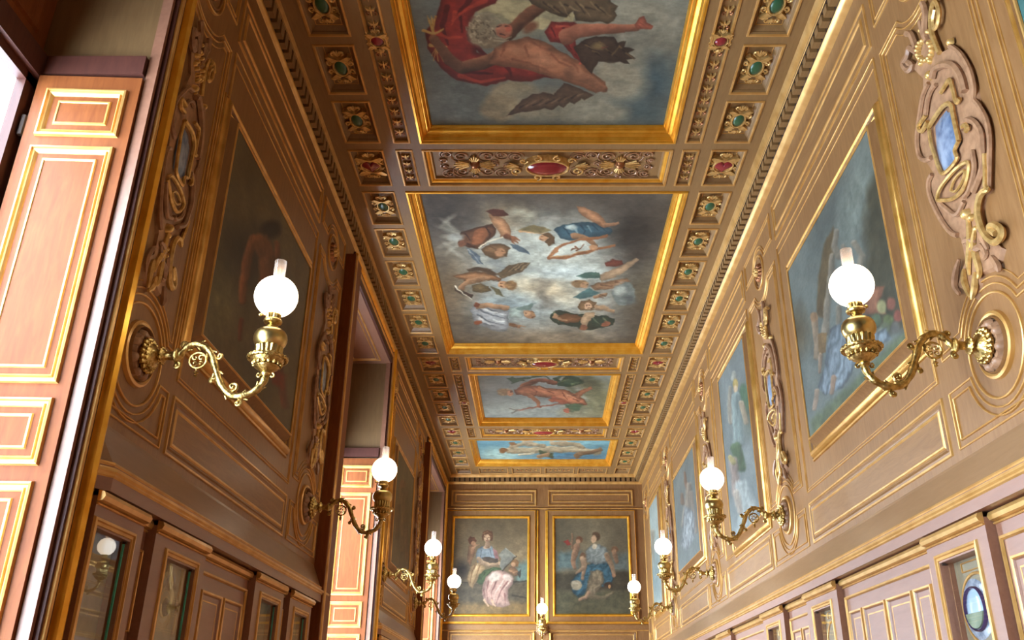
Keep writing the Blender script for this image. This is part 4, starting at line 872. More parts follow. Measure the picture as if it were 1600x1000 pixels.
RP = [3.42, 6.84, 9.82, 13.05]                 # pilasters of the right wall
HW = 0.48
for c in RP: pilaster(PR, WALL_R, c, HW)
pilaster(PR, WALL_R, 15.85, 0.42)
pilaster(PR, WALL_R, 0.0, HW)
RB = [(0.56, 2.86), (3.99, 6.25), (7.41, 9.24), (10.38, 12.48), (13.62, 15.36)]
for a, b in RB: bay_mouldings(PR, WALL_R, a, b)
wall_picture(PR, 0.9, 2.62, 1.60, 3.18, 'sliver of blue-green painting at the edge nearest the camera, right wall', 'R0')
wall_picture(PR, 4.12, 5.88, 1.755, 3.085, 'wide painting of winged figures in blue drapery behind the nearest right-hand lamp', 'R1')
wall_picture(PR, 7.45, 8.66, 1.55, 3.23, 'tall painting of a standing figure with a green shield on the right wall', 'R2')
wall_picture(PR, 10.40, 12.16, 1.77, 3.05, 'wide painting of a pale draped figure between the second and third right-hand lamps', 'R3')
wall_picture(PR, 13.90, 15.02, 1.61, 3.28, 'narrow hazy blue painting on the right wall close to the end wall', 'R4')

LP = [(3.52, 3.43, 3.86), (6.50, 6.06, 6.93), (9.88, 9.80, 10.04), (12.48, 12.1, 12.85)]
pilaster(PL, WALL_L, 3.52, 0.4, 3.22, 3.88)
pilaster(PL, WALL_L, 6.47, 0.4, 6.08, 6.88)
pilaster(PL, WALL_L, 9.86, 0.33, 9.58, 10.0)
pilaster(PL, WALL_L, 12.45, 0.42)
for a, b in [(3.95, 5.98), (10.06, 11.95)]: bay_mouldings(PL, WALL_L, a, b)
wall_picture(PL, 4.02, 5.72, 1.735, 3.03, 'dark painting of a seated nude seen from behind, by the first window', 'L1')
wall_picture(PL, 10.16, 11.62, 1.60, 2.95, 'dim brown-green painting on the pier between two windows', 'L2')

# canted dado band, gilt ledge and fascia under it
def ledge(P, wall, a, b, ends=True):
    m = MB([GOLDP, ROSE, OAKG, GOLDP]); pr = [(1.075, 0.0), (1.06, 0.004), (0.915, 0.064), (0.913, 0.074), (0.904, 0.078), (0.898, 0.074), (0.894, 0.075), (0.886, 0.09), (0.874, 0.092), (0.866, 0.084), (0.858, 0.086), (0.852, 0.078), (0.80, 0.078), (0.80, -0.12)]
    mi = [2, 2, 3, 3, 3, 1, 0, 0, 0, 3, 3, 1, 1]
    if a > 0:                                   # returned (tapered) near end beside a casing
        for i in range(len(pr) - 2):
            m.add([P(a, pr[i][0], pr[i][1] * 0.45), P(a + 0.06, pr[i][0], pr[i][1]), P(a + 0.06, pr[i + 1][0], pr[i + 1][1]), P(a, pr[i + 1][0], pr[i + 1][1] * 0.45)], [(0, 1, 2, 3)], mi[i])
        m.add([P(a, z, h * 0.45) for z, h in pr[:-1]] + [P(a, 0.80, -0.12), P(a, 1.075, -0.12)], [tuple(range(len(pr) + 1))], 1)
        a += 0.06
    for i in range(len(pr) - 1):
        m.add([P(a, pr[i][0], pr[i][1]), P(b, pr[i][0], pr[i][1]), P(b, pr[i + 1][0], pr[i + 1][1]), P(a, pr[i + 1][0], pr[i + 1][1])], [(0, 1, 2, 3)], mi[i])
    for e in (a, b): m.add([P(e, z, h) for z, h in pr] + [P(e, 1.075, -0.12)], [tuple(range(len(pr) + 1))], 1)
    return build('ledge', m, wall)
ledge(PR, WALL_R, YB, YF)
for a, b in piers: ledge(PL, WALL_L, a + (0.118 if a > YB + 1 else 0), b - (0.06 if b < YF - 1 else 0))

# ------------------------------------------------------------------ carved cartouches on the pilasters (traced from the nearest one)
def un_r(x, y, dx=0.0):
    u = (x - CX) / F_PX; v = (CY - y) / F_PX
    rx, ry, rz = u, math.cos(PITCH) - v * math.sin(PITCH), math.sin(PITCH) + v * math.cos(PITCH)
    t = (XR - 0.02) / rx
    return (ry * t - 3.42, rz * t - 2.5)
def trc(ox, oy, pts, n=4): return smooth_path([un_r(ox + p[0] / 4, oy + p[1] / 4) for p in pts], n)
A_ = (1200, 0); B_ = (1200, 250)
outer = [un_r(1200 + p[0] / 4, p[1] / 4) for p in [(1135, 285), (1200, 330), (1260, 430), (1290, 540), (1310, 660), (1360, 740), (1385, 850), (1388, 1000)]] + \
        [un_r(1200 + p[0] / 4, 250 + p[1] / 4) for p in [(1385, 60), (1385, 180), (1340, 240), (1325, 320), (1340, 420), (1380, 480), (1460, 560), (1440, 640), (1400, 690), (1330, 720), (1290, 880), (1180, 800), (1230, 640), (1200, 500), (1110, 420), (1060, 320), (1015, 200), (1010, 140), (1030, 90)]] + \
        [un_r(1200 + p[0] / 4, p[1] / 4) for p in [(970, 995), (940, 900), (945, 780), (960, 640), (960, 480), (900, 420), (950, 300), (980, 180), (1020, 160), (1070, 320)]]
plaque = [un_r(1200 + p[0] / 4, p[1] / 4) for p in [(1045, 790), (1080, 735), (1115, 690), (1125, 705), (1155, 690), (1185, 790), (1210, 890), (1185, 935), (1195, 970)]] + \
         [un_r(1200 + p[0] / 4, 250 + p[1] / 4) for p in [(1150, 20), (1100, 75), (1085, 40), (1070, 0)]] + [un_r(1200 + 1055 / 4, 930 / 4)]
def cartouche_parts(sgn=1):
    """sgn mirrors the carving"""
    Q = lambda u, v, h: (-h, sgn * u, v)
    m = MB([BROWNR, GOLDR])
    m.plate(Q, outer, 0, 0.016, 0, 0.02)
    T = lambda o, pts, r, h, mi=0: m.ptube(Q, trc(o[0], o[1], pts), r, h, 6, mi)
    T(A_, [(1135, 285), (1200, 330), (1260, 430), (1290, 540), (1290, 620), (1320, 660), (1365, 740), (1388, 850), (1388, 1000), (1385, 1150), (1385, 1180)], 0.012, 0.022)
    T(B_, [(1385, 180), (1345, 215), (1325, 310), (1340, 400), (1375, 475), (1430, 515), (1475, 480), (1470, 430), (1420, 405), (1400, 430), (1440, 460)], 0.016, 0.03, 1)
    T(A_, [(1100, -30), (1060, 0), (1032, 60), (1027, 150), (1040, 230), (1080, 330)], 0.014, 0.026, 1)
    T(A_, [(1040, 120), (1045, 40), (1065, 10), (1088, 70), (1080, 150), (1058, 178), (1050, 130), (1062, 60)], 0.012, 0.035, 1)
    T(A_, [(1040, 490), (1058, 430), (1110, 405), (1170, 412), (1220, 480), (1245, 570)], 0.018, 0.03)
    T(A_, [(1240, 810), (1235, 770), (1265, 750), (1310, 770), (1345, 830), (1355, 920), (1355, 1050), (1300, 1200)], 0.015, 0.03)
    T(A_, [(1258, 820), (1270, 800), (1255, 780), (1238, 795)], 0.012, 0.035, 1)
    T(A_, [(1100, 580), (1130, 530), (1155, 498), (1175, 560), (1198, 640), (1218, 615)], 0.011, 0.034, 1)
    T(A_, [(1025, 800), (1060, 740), (1120, 660), (1165, 655), (1180, 720), (1215, 880)], 0.012, 0.036, 1)
    T(A_, [(1215, 880), (1190, 940), (1200, 1000), (1120, 1085), (1090, 1050), (1060, 960), (1040, 900), (1028, 810)], 0.010, 0.036, 1)
    T(A_, [(1010, 520), (975, 600), (955, 720), (938, 860), (950, 970), (985, 1000), (1025, 985)], 0.013, 0.024)
    T(A_, [(1060, 530), (1030, 570), (1010, 640), (1000, 720)], 0.011, 0.028)
    T(A_, [(1000, 720), (955, 790), (975, 820), (1010, 760)], 0.012, 0.03, 1)
    T(B_, [(1030, 90), (1010, 140), (1018, 220), (1055, 310), (1105, 400), (1150, 455), (1190, 470)], 0.013, 0.024)
    T(B_, [(1075, 250), (1085, 200), (1120, 140), (1200, 50), (1270, 15), (1265, 110), (1230, 195), (1165, 245), (1080, 252)], 0.010, 0.034, 1)
    T(B_, [(1155, 190), (1175, 130), (1215, 80), (1245, 70), (1225, 140), (1185, 195), (1155, 190)], 0.007, 0.03, 1)
    T(B_, [(1290, -60), (1305, 60), (1270, 190), (1240, 230)], 0.012, 0.03)
    T(B_, [(1375, -40), (1380, 60), (1380, 160), (1395, 185), (1370, 195)], 0.011, 0.034, 1)
    T(B_, [(1235, 260), (1200, 330), (1170, 340), (1130, 310), (1085, 270)], 0.012, 0.026)
    # leafy drop
    for pts in ([(1250, 340), (1265, 430), (1270, 540), (1260, 640), (1265, 720)], [(1300, 420), (1290, 520), (1310, 620), (1330, 700), (1320, 740)],
                [(1240, 520), (1290, 560), (1340, 540), (1370, 590), (1350, 620)], [(1225, 520), (1255, 500), (1300, 510)], [(1200, 620), (1180, 700), (1175, 790), (1205, 840)],
                [(1230, 680), (1235, 760), (1270, 860)], [(1400, 600), (1440, 660), (1450, 700)], [(1300, 700), (1300, 790), (1280, 870)], [(1320, 430), (1345, 480), (1380, 560)]):
        T(B_, pts, [0.007 + 0.010 * math.sin(math.pi * i / (len(trc(*B_, pts)) - 1)) for i in range(len(trc(*B_, pts)))], 0.024, 1 if pts[0][0] % 20 == 10 or pts[0][0] == 1300 else 0)
    # wreath and fruit
    for k in range(14):
        a = 2 * math.pi * k / 14; p = un_r(1200 + (985 + 45 * math.cos(a)) / 4, (315 + 62 * math.sin(a)) / 4); m.dome(Q, p[0], p[1], 0.016, 0.016, 0.012, 0.03, 1, 8, 3)
    for (x, y, r) in [(1015, 470, 0.028), (1012, 380, 0.02), (955, 395, 0.018), (940, 350, 0.018), (965, 130, 0.016), (975, 170, 0.016), (950, 190, 0.015), (995, 200, 0.016), (1040, 440, 0.015), (1140, 265, 0.022), (1245, 340 + 1000, 0.03), (1270, 360 + 1000, 0.02), (1300, 430 + 1000, 0.018), (1325, 450 + 1000, 0.016)]:
        p = un_r(1200 + x / 4, y / 4); m.dome(Q, p[0], p[1], r, r, 0.012, r * 1.3, 1, 10, 3)
    for pts in ([(970, 20), (990, 80), (985, 160), (990, 240)], [(960, 130), (975, 200), (1000, 260)], [(930, 300), (900, 220), (870, 210)], [(940, 330), (890, 300), (875, 350), (850, 400), (880, 440), (910, 410), (880, 390)]):
        T(A_, pts, 0.017, 0.024, 0)
    b = MB([BLUE]); b.dome(Q, sum(p[0] for p in plaque) / len(plaque), sum(p[1] for p in plaque) / len(plaque), 0, 0, 0.02, 0.016, pts=plaque)
    return m.mesh('carving', True), b.mesh('blue_plaque', True)
CP = cartouche_parts(1); CN = cartouche_parts(1)
CNm = cartouche_parts(1)
def put_wall_cartouche(side, c, label, sz=1.0):
    t = thing('carved_cartouche', label, 'wall ornament', (XR if side > 0 else XL, c, 2.5), 'carved cartouches on the pilasters')
    a = link('carving', CP[0], t); b = link('blue_plaque', CP[1], t)
    if side < 0: t.rotation_euler = (0, 0, math.pi)
    t.scale = (1, sz, 1 if side > 0 else 0.97)
    return t
put_wall_cartouche(1, RP[0], 'carved cartouche with a blue plaque above the nearest right-hand lamp')
put_wall_cartouche(1, RP[1], 'carved cartouche above the second lamp of the right wall', 0.8)
put_wall_cartouche(1, RP[2], 'carved cartouche above the third lamp of the right wall', 0.8)
put_wall_cartouche(1, RP[3], 'small distant carved cartouche above the fourth lamp of the right wall', 0.8)
put_wall_cartouche(-1, 3.49, 'shadowed carved cartouche beside the first window, above the lamp', 0.62)
put_wall_cartouche(-1, 6.50, 'shadowed carved cartouche between the dark nude painting and second window', 0.8)
put_wall_cartouche(-1, 12.45, 'shadowed distant carved cartouche beside the last window', 0.7)

# ------------------------------------------------------------------ window bays
def casing(wall, a, b, gold_near, top=HEAD + 0.0):
    """upright casing board with gold rolls, thick enough to hide what is behind its far side"""
    m = MB([REDD if gold_near else REDW, GOLD, GOLDP]); z0 = FLOOR
    if gold_near:
        m.slab(PL, a, b, z0, 3.98, -0.02, 0.02, 0)
        m.strip(PL, [(a + 0.092, z0), (a + 0.092, 3.98)], 0.062, 0.035, False, 1, 0.02)
        m.strip(PL, [(a + 0.026, z0), (a + 0.026, 3.98)], 0.026, 0.014, False, 2, 0.02)
    else:
        m.slab(PL, a, b, z0, 3.81, -0.02, 0.088, 0)
        m.strip(PL, [(a + 0.05, z0), (a + 0.05, 3.81)], 0.04, 0.014, False, 2, 0.088)
    return build('casing', m, wall)
for i, (a, b) in enumerate(BAYS):
    W = struct(link('window_%d' % (i + 1), None, None, (0, 0, 0)))
    # reveals
    m = MB([REDW, REDD, TAN])
    m.slab(lambda u, v, h: (u, b - h, v), XW - 0.015, XL - 0.002, FLOOR, HEAD, -0.01, 0.006, 2)
    m.slab(lambda u, v, h: (u, a + h, v), XW - 0.015, XL - 0.002, FLOOR, HEAD, -0.01, 0.006, 2)
    build('reveal', m, W)
    m = MB([ROSE, GOLDP, REDD])                # soffit panel over the opening
    m.slab(lambda u, v, h: (u, v, HEAD - h), XW - 0.015, XL - 0.001, a, b, -0.01, 0.008, 0)
    Q = lambda u, v, h: (u, v, HEAD - 0.008 - h)
    m.rectline(Q, XW + 0.12, XL - 0.1, a + 0.15, b - 0.12, 0.02, 0.012, 1); m.rectline(Q, XW + 0.16, XL - 0.14, a + 0.19, b - 0.16, 0.012, 0.01, 1)
    build('soffit', m, W)
    # transom across the window and along the reveals
    m = MB([REDD, ROSE])
    for y0, y1 in ((b - 0.05, b), (a, a + 0.05)):
        m.slab(lambda u, v, h: (u, v, h), XW, XL - 0.05, y0, y1, 2.645, 2.745, 0)
    m.slab(P0, XW - 0.02, XW + 0.06, a, b, 2.62, 2.745, 0)
    build('transom', m, W)
    m = MB([REDW, GOLDP])                       # timber panel closing the window above the transom
    m.slab(lambda u, v, h: (XW + h, u, v), a, b, 2.745, HEAD, -0.08, 0.0, 0)
    for k in range(3):
        w = (b - a) / 3
        m.frame(lambda u, v, h: (XW + h, u, v), a + k * w + 0.08, a + (k + 1) * w - 0.08, 2.85, HEAD - 0.12, [(0, 0), (0.01, 0.015), (0.03, 0.015), (0.045, 0.0)], 0)
    m.slab(lambda u, v, h: (XW + h, u, v), a, b, 2.745, 2.785, 0, 0.03, 0)
    build('overpanel', m, W)
    m = MB([REDD])                              # casements
    Qw = lambda u, v, h: (XW + h, u, v)
    m.slab(Qw, a, a + 0.1, -1.2, 2.62, -0.014, 0.03); m.slab(Qw, b - 0.1, b, -1.2, 2.62, -0.014, 0.03)
    m.slab(Qw, (a + b) / 2 - 0.06, (a + b) / 2 + 0.06, -1.2, 2.62, -0.014, 0.03)
    for z in (-1.2, -0.1, 1.15, 2.575): m.slab(Qw, a, b, z, z + 0.06, -0.014, 0.03)
    build('frame', m, W)
    m = MB([REDD]); m.slab(Qw, a, b, FLOOR, -1.2, -0.3, 0.0); build('apron', m, W)
    mid = (a + b) / 2
    for y0, y1 in ((a + 0.1, mid - 0.06), (mid + 0.06, b - 0.1)):
        for z0, z1 in ((-1.13, -0.1), (-0.03, 1.15), (1.22, 2.575)):
            m = MB([PANE]); m.quad(Qw, y0, y1, z0, z1, -0.01); build('pane', m, W)
    # casings facing the room
    casing(W, b, b + 0.128, True); casing(W, a - 0.27, a, False)
    m = MB([REDD, GOLD, GOLDP])
    m.slab(PL, a - 0.0, b + 0.0, HEAD, 3.98, -0.02, 0.02, 0)
    m.strip(PL, [(a, HEAD + 0.09), (b, HEAD + 0.09)], 0.028, 0.014, False, 2, 0.02)
    m.strip(PL, [(a, HEAD + 0.165), (b, HEAD + 0.165)], 0.05, 0.028, False, 1, 0.02)
    build('casing', m, W)
    m = MB([ROSE]); m.slab(PL, b - 0.025, b - 0.004, FLOOR, HEAD, -0.045, 0.002); build('edge_board', m, W)
    # daylight portal in the opening
    ld = bpy.data.lights.new('window_portal', 'AREA'); ld.shape = 'RECTANGLE'; ld.size = b - a; ld.size_y = 3.7
    lo = bpy.data.objects.new('window_portal', ld); C.objects.link(lo); lo.location = (XW - 0.15, mid, 0.7 + EYE)
    lo.rotation_euler = (math.pi / 2, 0, -math.pi / 2); ld.cycles.is_portal = True

def shutter(y, label):
    """panelled leaf folded back against the far reveal"""
    t = thing('window_shutter', label, 'shutter', (0, 0, 0), 'folded window shutters')
    x0, x1 = XW + 0.06, XL - 0.048
    def Q(u, v, h): return (u, y - 0.012 - h - 0.02 * (x1 - u) / (x1 - x0), v)
    m = MB([REDW]); m.slab(Q, x0, x1, -1.3, 2.625, 0.0, 0.03); build('leaf', m, t)
    for (z0, z1) in ((2.30, 2.545), (1.165, 2.24), (0.845, 1.10), (-0.3, 0.78), (-1.2, -0.4)):
        m = MB([GOLDP, REDW])
        m.frame(Q, x0 + 0.055, x1 - 0.05, z0, z1, [(-0.004, 0.03), (0.0, 0.044), (0.008, 0.046), (0.012, 0.036), (0.02, 0.034), (0.024, 0.042), (0.03, 0.036), (0.034, 0.03), (0.058, 0.031), (0.062, 0.038), (0.069, 0.038), (0.072, 0.034)], mis=[0, 0, 0, 0, 0, 0, 0, 1, 0, 0, 0])
        m.quad(Q, x0 + 0.127, x1 - 0.122, z0 + 0.072, z1 - 0.072, 0.034, 1)
        build('panel', m, t)
    for z in (2.35, 1.2, 0.2):
        m = MB([DARKM]); m.tube([Q(x0 - 0.012, z + k, 0.03) for k in (-0.05, 0.05)], 0.012, 8); build('hinge', m, t)
shutter(BAYS[0][1], 'glossy red-brown shutter with gold mouldings glowing in daylight, nearest the camera')
shutter(BAYS[1][1], 'sunlit red-brown shutter in the second window, behind the second left lamp')
shutter(BAYS[2][1], 'narrow sunlit shutter in the farthest window by the end wall')

# ------------------------------------------------------------------ end wall
def end_panels():
    c = 0.045
    for (a, b) in ((-1.64, -0.07), (0.17, 1.74)):
        m = MB([GOLDP, OAK])
        m.frame(PF, a, b, 3.62, 3.90, [(-0.012, 0), (-0.008, 0.018), (0.01, 0.018), (0.02, 0.002), (0.05, 0.0), (0.06, 0.012), (0.075, 0.012), (0.085, 0.003)], mis=[0, 0, 0, 1, 1, 0, 0])
        m.quad(PF, a + 0.085, b - 0.085, 3.705, 3.815, 0.003, 1); build('panel', m, WALL_F)
        field_panel(PF, WALL_F, a + 0.03, b - 0.03, 0.2, 1.39)
    m = MB([GOLDP, GOLD, OAK])
    m.strip(PF, [(XL, 3.56), (XR, 3.56)], 0.025, 0.02, False, 0)
    m.strip(PF, [(XL, 1.535), (XR, 1.535)], 0.04, 0.03, False, 1)
    m.slab(PF, XL, XR, 1.42, 1.5, 0, 0.02, 2)
    m.strip(PF, [(XL, 1.41), (XR, 1.41)], 0.02, 0.02, False, 0)
    build('rail', m, WALL_F)
    for u in (-0.035, 0.125):
        m = MB([GOLD]); m.strip(PF, [(u, 1.5), (u, 3.52)], 0.035, 0.03, False, 0); build('rail', m, WALL_F)
    m = MB([GOLD, OAKV]); m.slab(PF, -0.12, 0.21, 0.4, 1.36, 0, 0.03, 1)
    for u in (-0.1, 0.19): m.strip(PF, [(u, 0.4), (u, 1.36)], 0.035, 0.03, False, 0, 0.03)
    build('rail', m, WALL_F)
end_panels()
def end_picture(u0, u1, v0, v1, label, key):
    t = thing('framed_painting', label, 'painting', (0, 0, 0), 'pictures set in the panelling')
    m = MB([GOLD, OAKV])
    m.frame(PF, u0 - 0.17, u1 + 0.13, v0 - 0.16, v1 + 0.17, [(-0.003, 0), (0.0, 0.03), (0.012, 0.034), (0.02, 0.02), (0.1, 0.014), (0.108, 0.03), (0.125, 0.034), (0.138, 0.02), (0.15, 0.004)], mis=[1, 0, 1, 1, 0, 0, 0, 0])
    build('frame', m, t)
    fn, res, kw = PICT[key]
    canvas(PF, u0 - 0.03, u1, v0 - 0.02, v1 + 0.03, 0.006, res[0], res[1], fn, t, **kw)
end_picture(-1.545, -0.205, 1.70, 3.355, 'painting of a seated woman holding a grey tablet, end wall, on the left', 'E1')
end_picture(0.309, 1.64, 1.70, 3.355, 'painting of a woman in blue with small children, end wall, on the right', 'E2')

# ------------------------------------------------------------------ oil-lamp sconces
def make_sconce():
    """built with its wall plate in the plane x = 0, arm running towards +x, at z relative to the plate centre"""
    S = {}
    K = 0.575                                  # reach
    m = MB([BROWNR, BRASSR])
    P = lambda u, v, h: (h, u, v)
    pts = []
    for i in range(32):
        a = 2 * math.pi * i / 32; r = 0.092 + 0.024 * abs(math.cos(4 * a)); pts.append((r * 0.92 * math.cos(a), r * math.sin(a)))
    m.plate(P, pts, 0.002, 0.03, 0, 0.15)
    for k in range(8):
        a = 2 * math.pi * (k + 0.5) / 8; m.dome(P, 0.085 * math.cos(a), 0.09 * math.sin(a), 0.026, 0.026, 0.012, 0.03, 0, 10, 3)
    S['back_plate'] = m.mesh('back_plate', True)
    m = MB([BRASSR, BRASS])
    m.lathe([(0.0, 0.028), (0.062, 0.028), (0.072, 0.036), (0.07, 0.05), (0.058, 0.06), (0.05, 0.068), (0.036, 0.075), (0.03, 0.082)], axis='x', seg=48, flute=0.07, fl=(0.03, 0.066), n_fl=16)
    for k in range(18):
        a = 2 * math.pi * k / 18; m.ball((0.046, 0.07 * math.cos(a), 0.07 * math.sin(a)), 0.0115, 6, 5); m.ball((0.06, 0.056 * math.cos(a + 0.17), 0.056 * math.sin(a + 0.17)), 0.009, 6, 4)
    for k in range(12):
        a = 2 * math.pi * k / 12; m.ball((0.104, 0.033 * math.cos(a), 0.033 * math.sin(a)), 0.0085, 6, 4)
    m.lathe([(0.03, 0.08), (0.022, 0.09), (0.034, 0.1), (0.036, 0.108), (0.022, 0.118), (0.018, 0.125), (0.02, 0.15), (0.026, 0.158), (0.034, 0.165), (0.034, 0.172), (0.018, 0.18), (0.0, 0.182)], axis='x', seg=24)
    S['socket'] = m.mesh('socket', True)
    # arm: photo-measured S curve (x from wall, z)
    arm = [(0.172, -0.008), (0.185, 0.012), (0.205, 0.038), (0.235, 0.054), (0.266, 0.05), (0.295, 0.032), (0.322, -0.004), (0.345, -0.062), (0.375, -0.128), (0.41, -0.17), (0.448, -0.186), (0.49, -0.18), (0.53, -0.158), (0.553, -0.128), (0.562, -0.1), (0.562, -0.078)]
    ap = smooth_path([(p[0], 0.0, p[1]) for p in arm], 4); n = len(ap)
    m = MB([BRASSR, BRASS])
    m.tube(ap, [0.0135 + 0.004 * abs(math.sin(i * 0.55)) for i in range(n)], 10)
    for (x, z, r, a0, t, sg) in [(0.187, 0.052, 0.016, -0.5, 1.0, 1), (0.352, 0.0, 0.017, math.pi, 1.1, 1), (0.43, -0.142, 0.022, -math.pi / 2, 1.15, 1), (0.46, -0.215, 0.018, 1.6, 1.0, -1), (0.335, -0.115, 0.013, 0.5, 1.0, 1), (0.172, -0.045, 0.018, 1.5, 1.0, -1)]:
        sp = [(p[0], 0, p[1]) for p in spiral(x, z, r, a0, t, sg, 16)]
        m.tube(sp, [0.0075 - 0.002 * i / 16 for i in range(17)], 7)
        m.ball(sp[-1], 0.0085, 8, 5)
    for i in range(8, n - 6, 7):               # leaf knuckles on the stem
        p = ap[i]; q = ap[i + 1]; d = Vector(q) - Vector(p); d.normalize(); nrm_ = Vector((-d.z, 0, d.x))
        for sg in (-1, 1):
            c0 = Vector(p) + nrm_ * 0.012 * sg; c1 = c0 + d * 0.016 + nrm_ * 0.012 * sg
            m.tube([tuple(c0), tuple(c1)], [0.007, 0.003], 6)
    m.lathe([(0.012, -0.098), (0.022, -0.09), (0.024, -0.082), (0.016, -0.076)], 0.562, 0, 0, 16)
    for sy in (-1, 1): m.tube([(p[0], 0, p[1]) for p in spiral(0.562 + sy * 0.028, -0.092, 0.012, math.pi / 2, 0.9, -sy, 10)], 0.005, 6)
    S['arm'] = m.mesh('arm', True)
    m = MB([BRASSR])
    m.tube([(p[0], 0, p[1]) for p in arc(0.262, -0.022, 0.036, 0, 350, 24)], 0.0055, 6, 0, True)
    for k in range(4):
        a = math.pi / 4 + k * math.pi / 2
        m.tube([(p[0], 0, p[1]) for p in spiral(0.262 + 0.018 * math.cos(a), -0.022 + 0.018 * math.sin(a), 0.014, a, 1.0, 1, 10)], 0.004, 5)
    m.lathe([(0.0, -0.098), (0.009, -0.092), (0.004, -0.085), (0.012, -0.078), (0.004, -0.07), (0.008, -0.062), (0.003, -0.056)], 0.262, 0, 0, 10)
    S['scroll_ring'] = m.mesh('scroll_ring', True)
    X = 0.562
    m = MB([BRASSR])                           # drip bowl with rope rim
    m.lathe([(0.012, -0.082), (0.02, -0.078), (0.03, -0.07), (0.046, -0.06), (0.054, -0.05), (0.05, -0.042), (0.062, -0.034), (0.07, -0.024), (0.074, -0.014), (0.07, -0.006), (0.05, -0.002)], X, 0, 0, 40)
    rope = [(X + 0.079 * math.cos(2 * math.pi * i / 96), 0.079 * math.sin(2 * math.pi * i / 96), -0.014 + 0.0025 * math.sin(2 * math.pi * i / 4)) for i in range(96)]
    m.tube(rope, [0.0075 + 0.0022 * (i % 4 in (0, 1)) for i in range(96)], 8, 0, True)
    for k in range(16):
        a = 2 * math.pi * k / 16; m.ball((X + 0.058 * math.cos(a), 0.058 * math.sin(a), -0.04), 0.0085, 6, 4, sz=(1, 1, 1.3))
    S['bowl'] = m.mesh('bowl', True)
    m = MB([BRASS])                            # fluted cup
    m.lathe([(0.05, -0.004), (0.054, 0.004), (0.0535, 0.01), (0.0555, 0.04), (0.054, 0.046), (0.05, 0.046)], X, 0, 0, 108, flute=0.075, fl=(0.008, 0.042), n_fl=18)
    S['fluted_cup'] = m.mesh('fluted_cup', True)
    m = MB([BRASS])                            # oil font
    m.lathe([(0.048, 0.036), (0.058, 0.044), (0.067, 0.056), (0.0715, 0.07), (0.072, 0.084), (0.0685, 0.1), (0.06, 0.113), (0.046, 0.122), (0.03, 0.127), (0.022, 0.13), (0.027, 0.136), (0.018, 0.142), (0.016, 0.148), (0.024, 0.153)], X, 0, 0, 40)
    S['oil_font'] = m.mesh('oil_font', True)
    m = MB([BRASSR])                           # burner and gallery
    m.lathe([(0.024, 0.15), (0.038, 0.156), (0.041, 0.163), (0.038, 0.17), (0.028, 0.174), (0.03, 0.178), (0.031, 0.206), (0.036, 0.209), (0.038, 0.218), (0.035, 0.224), (0.0, 0.224)], X, 0, 0, 64, flute=0.08, fl=(0.177, 0.207), n_fl=16)
    S['burner'] = m.mesh('burner', True)
    m = MB([BRASS]); m.tube([(X - 0.03, 0.0, 0.19), (X - 0.052, -0.012, 0.19)], 0.003, 6); m.ball((X - 0.055, -0.013, 0.19), 0.008, 8, 6)
    S['wick_key'] = m.mesh('wick_key', True)
    m = MB([OPAL])
    R = 0.095; gz = 0.285
    m.lathe([(R * math.sin(math.radians(t)), -R * math.cos(math.radians(t))) for t in range(20, 165, 5)], X, 0, gz, 36)
    S['globe'] = m.mesh('globe', True)
    m = MB([CHIM])
    m.lathe([(0.024, 0.2), (0.026, 0.36), (0.0262, 0.462), (0.0245, 0.462), (0.0242, 0.36), (0.0224, 0.2)], X, 0, 0, 24)
    S['chimney'] = m.mesh('chimney', True)
    return S
SC = make_sconce()
def put_sconce(loc, ang, label, arm_len=1.0):
    t = thing('oil_lamp_sconce', label, 'wall lamp', loc, 'brass oil-lamp sconces')
    for k, me in SC.items(): link(k, me, t)
    t.rotation_euler = (0, 0, ang)
    return t
for y_, lab in [(3.43, 'brass sconce with a lit opal globe, nearest on the right wall'),
                (6.84, 'lit brass sconce second from the camera on the right wall'),
                (9.84, 'brass sconce with a pinkish globe, third on the right wall'),
                (13.1, 'small lit brass sconce farthest along the right wall')]:
    put_sconce((XR - 0.004, y_, ZM), math.pi, lab)
for y_, lab in [(3.52, 'brass sconce with a lit opal globe, nearest on the left wall'),
                (6.52, 'lit brass sconce beside the second window, its globe against the shutter'),
                (9.86, 'lit brass sconce beside the dim picture on the left wall'),
                (12.48, 'small lit brass sconce farthest along the left wall')]:
    put_sconce((XL + 0.004, y_, ZM - 0.01), 0, lab)
put_sconce((0.045, YF - 0.034, ZM - 0.01), -math.pi / 2, 'small lit brass lamp in the middle of the end wall, between the two paintings')

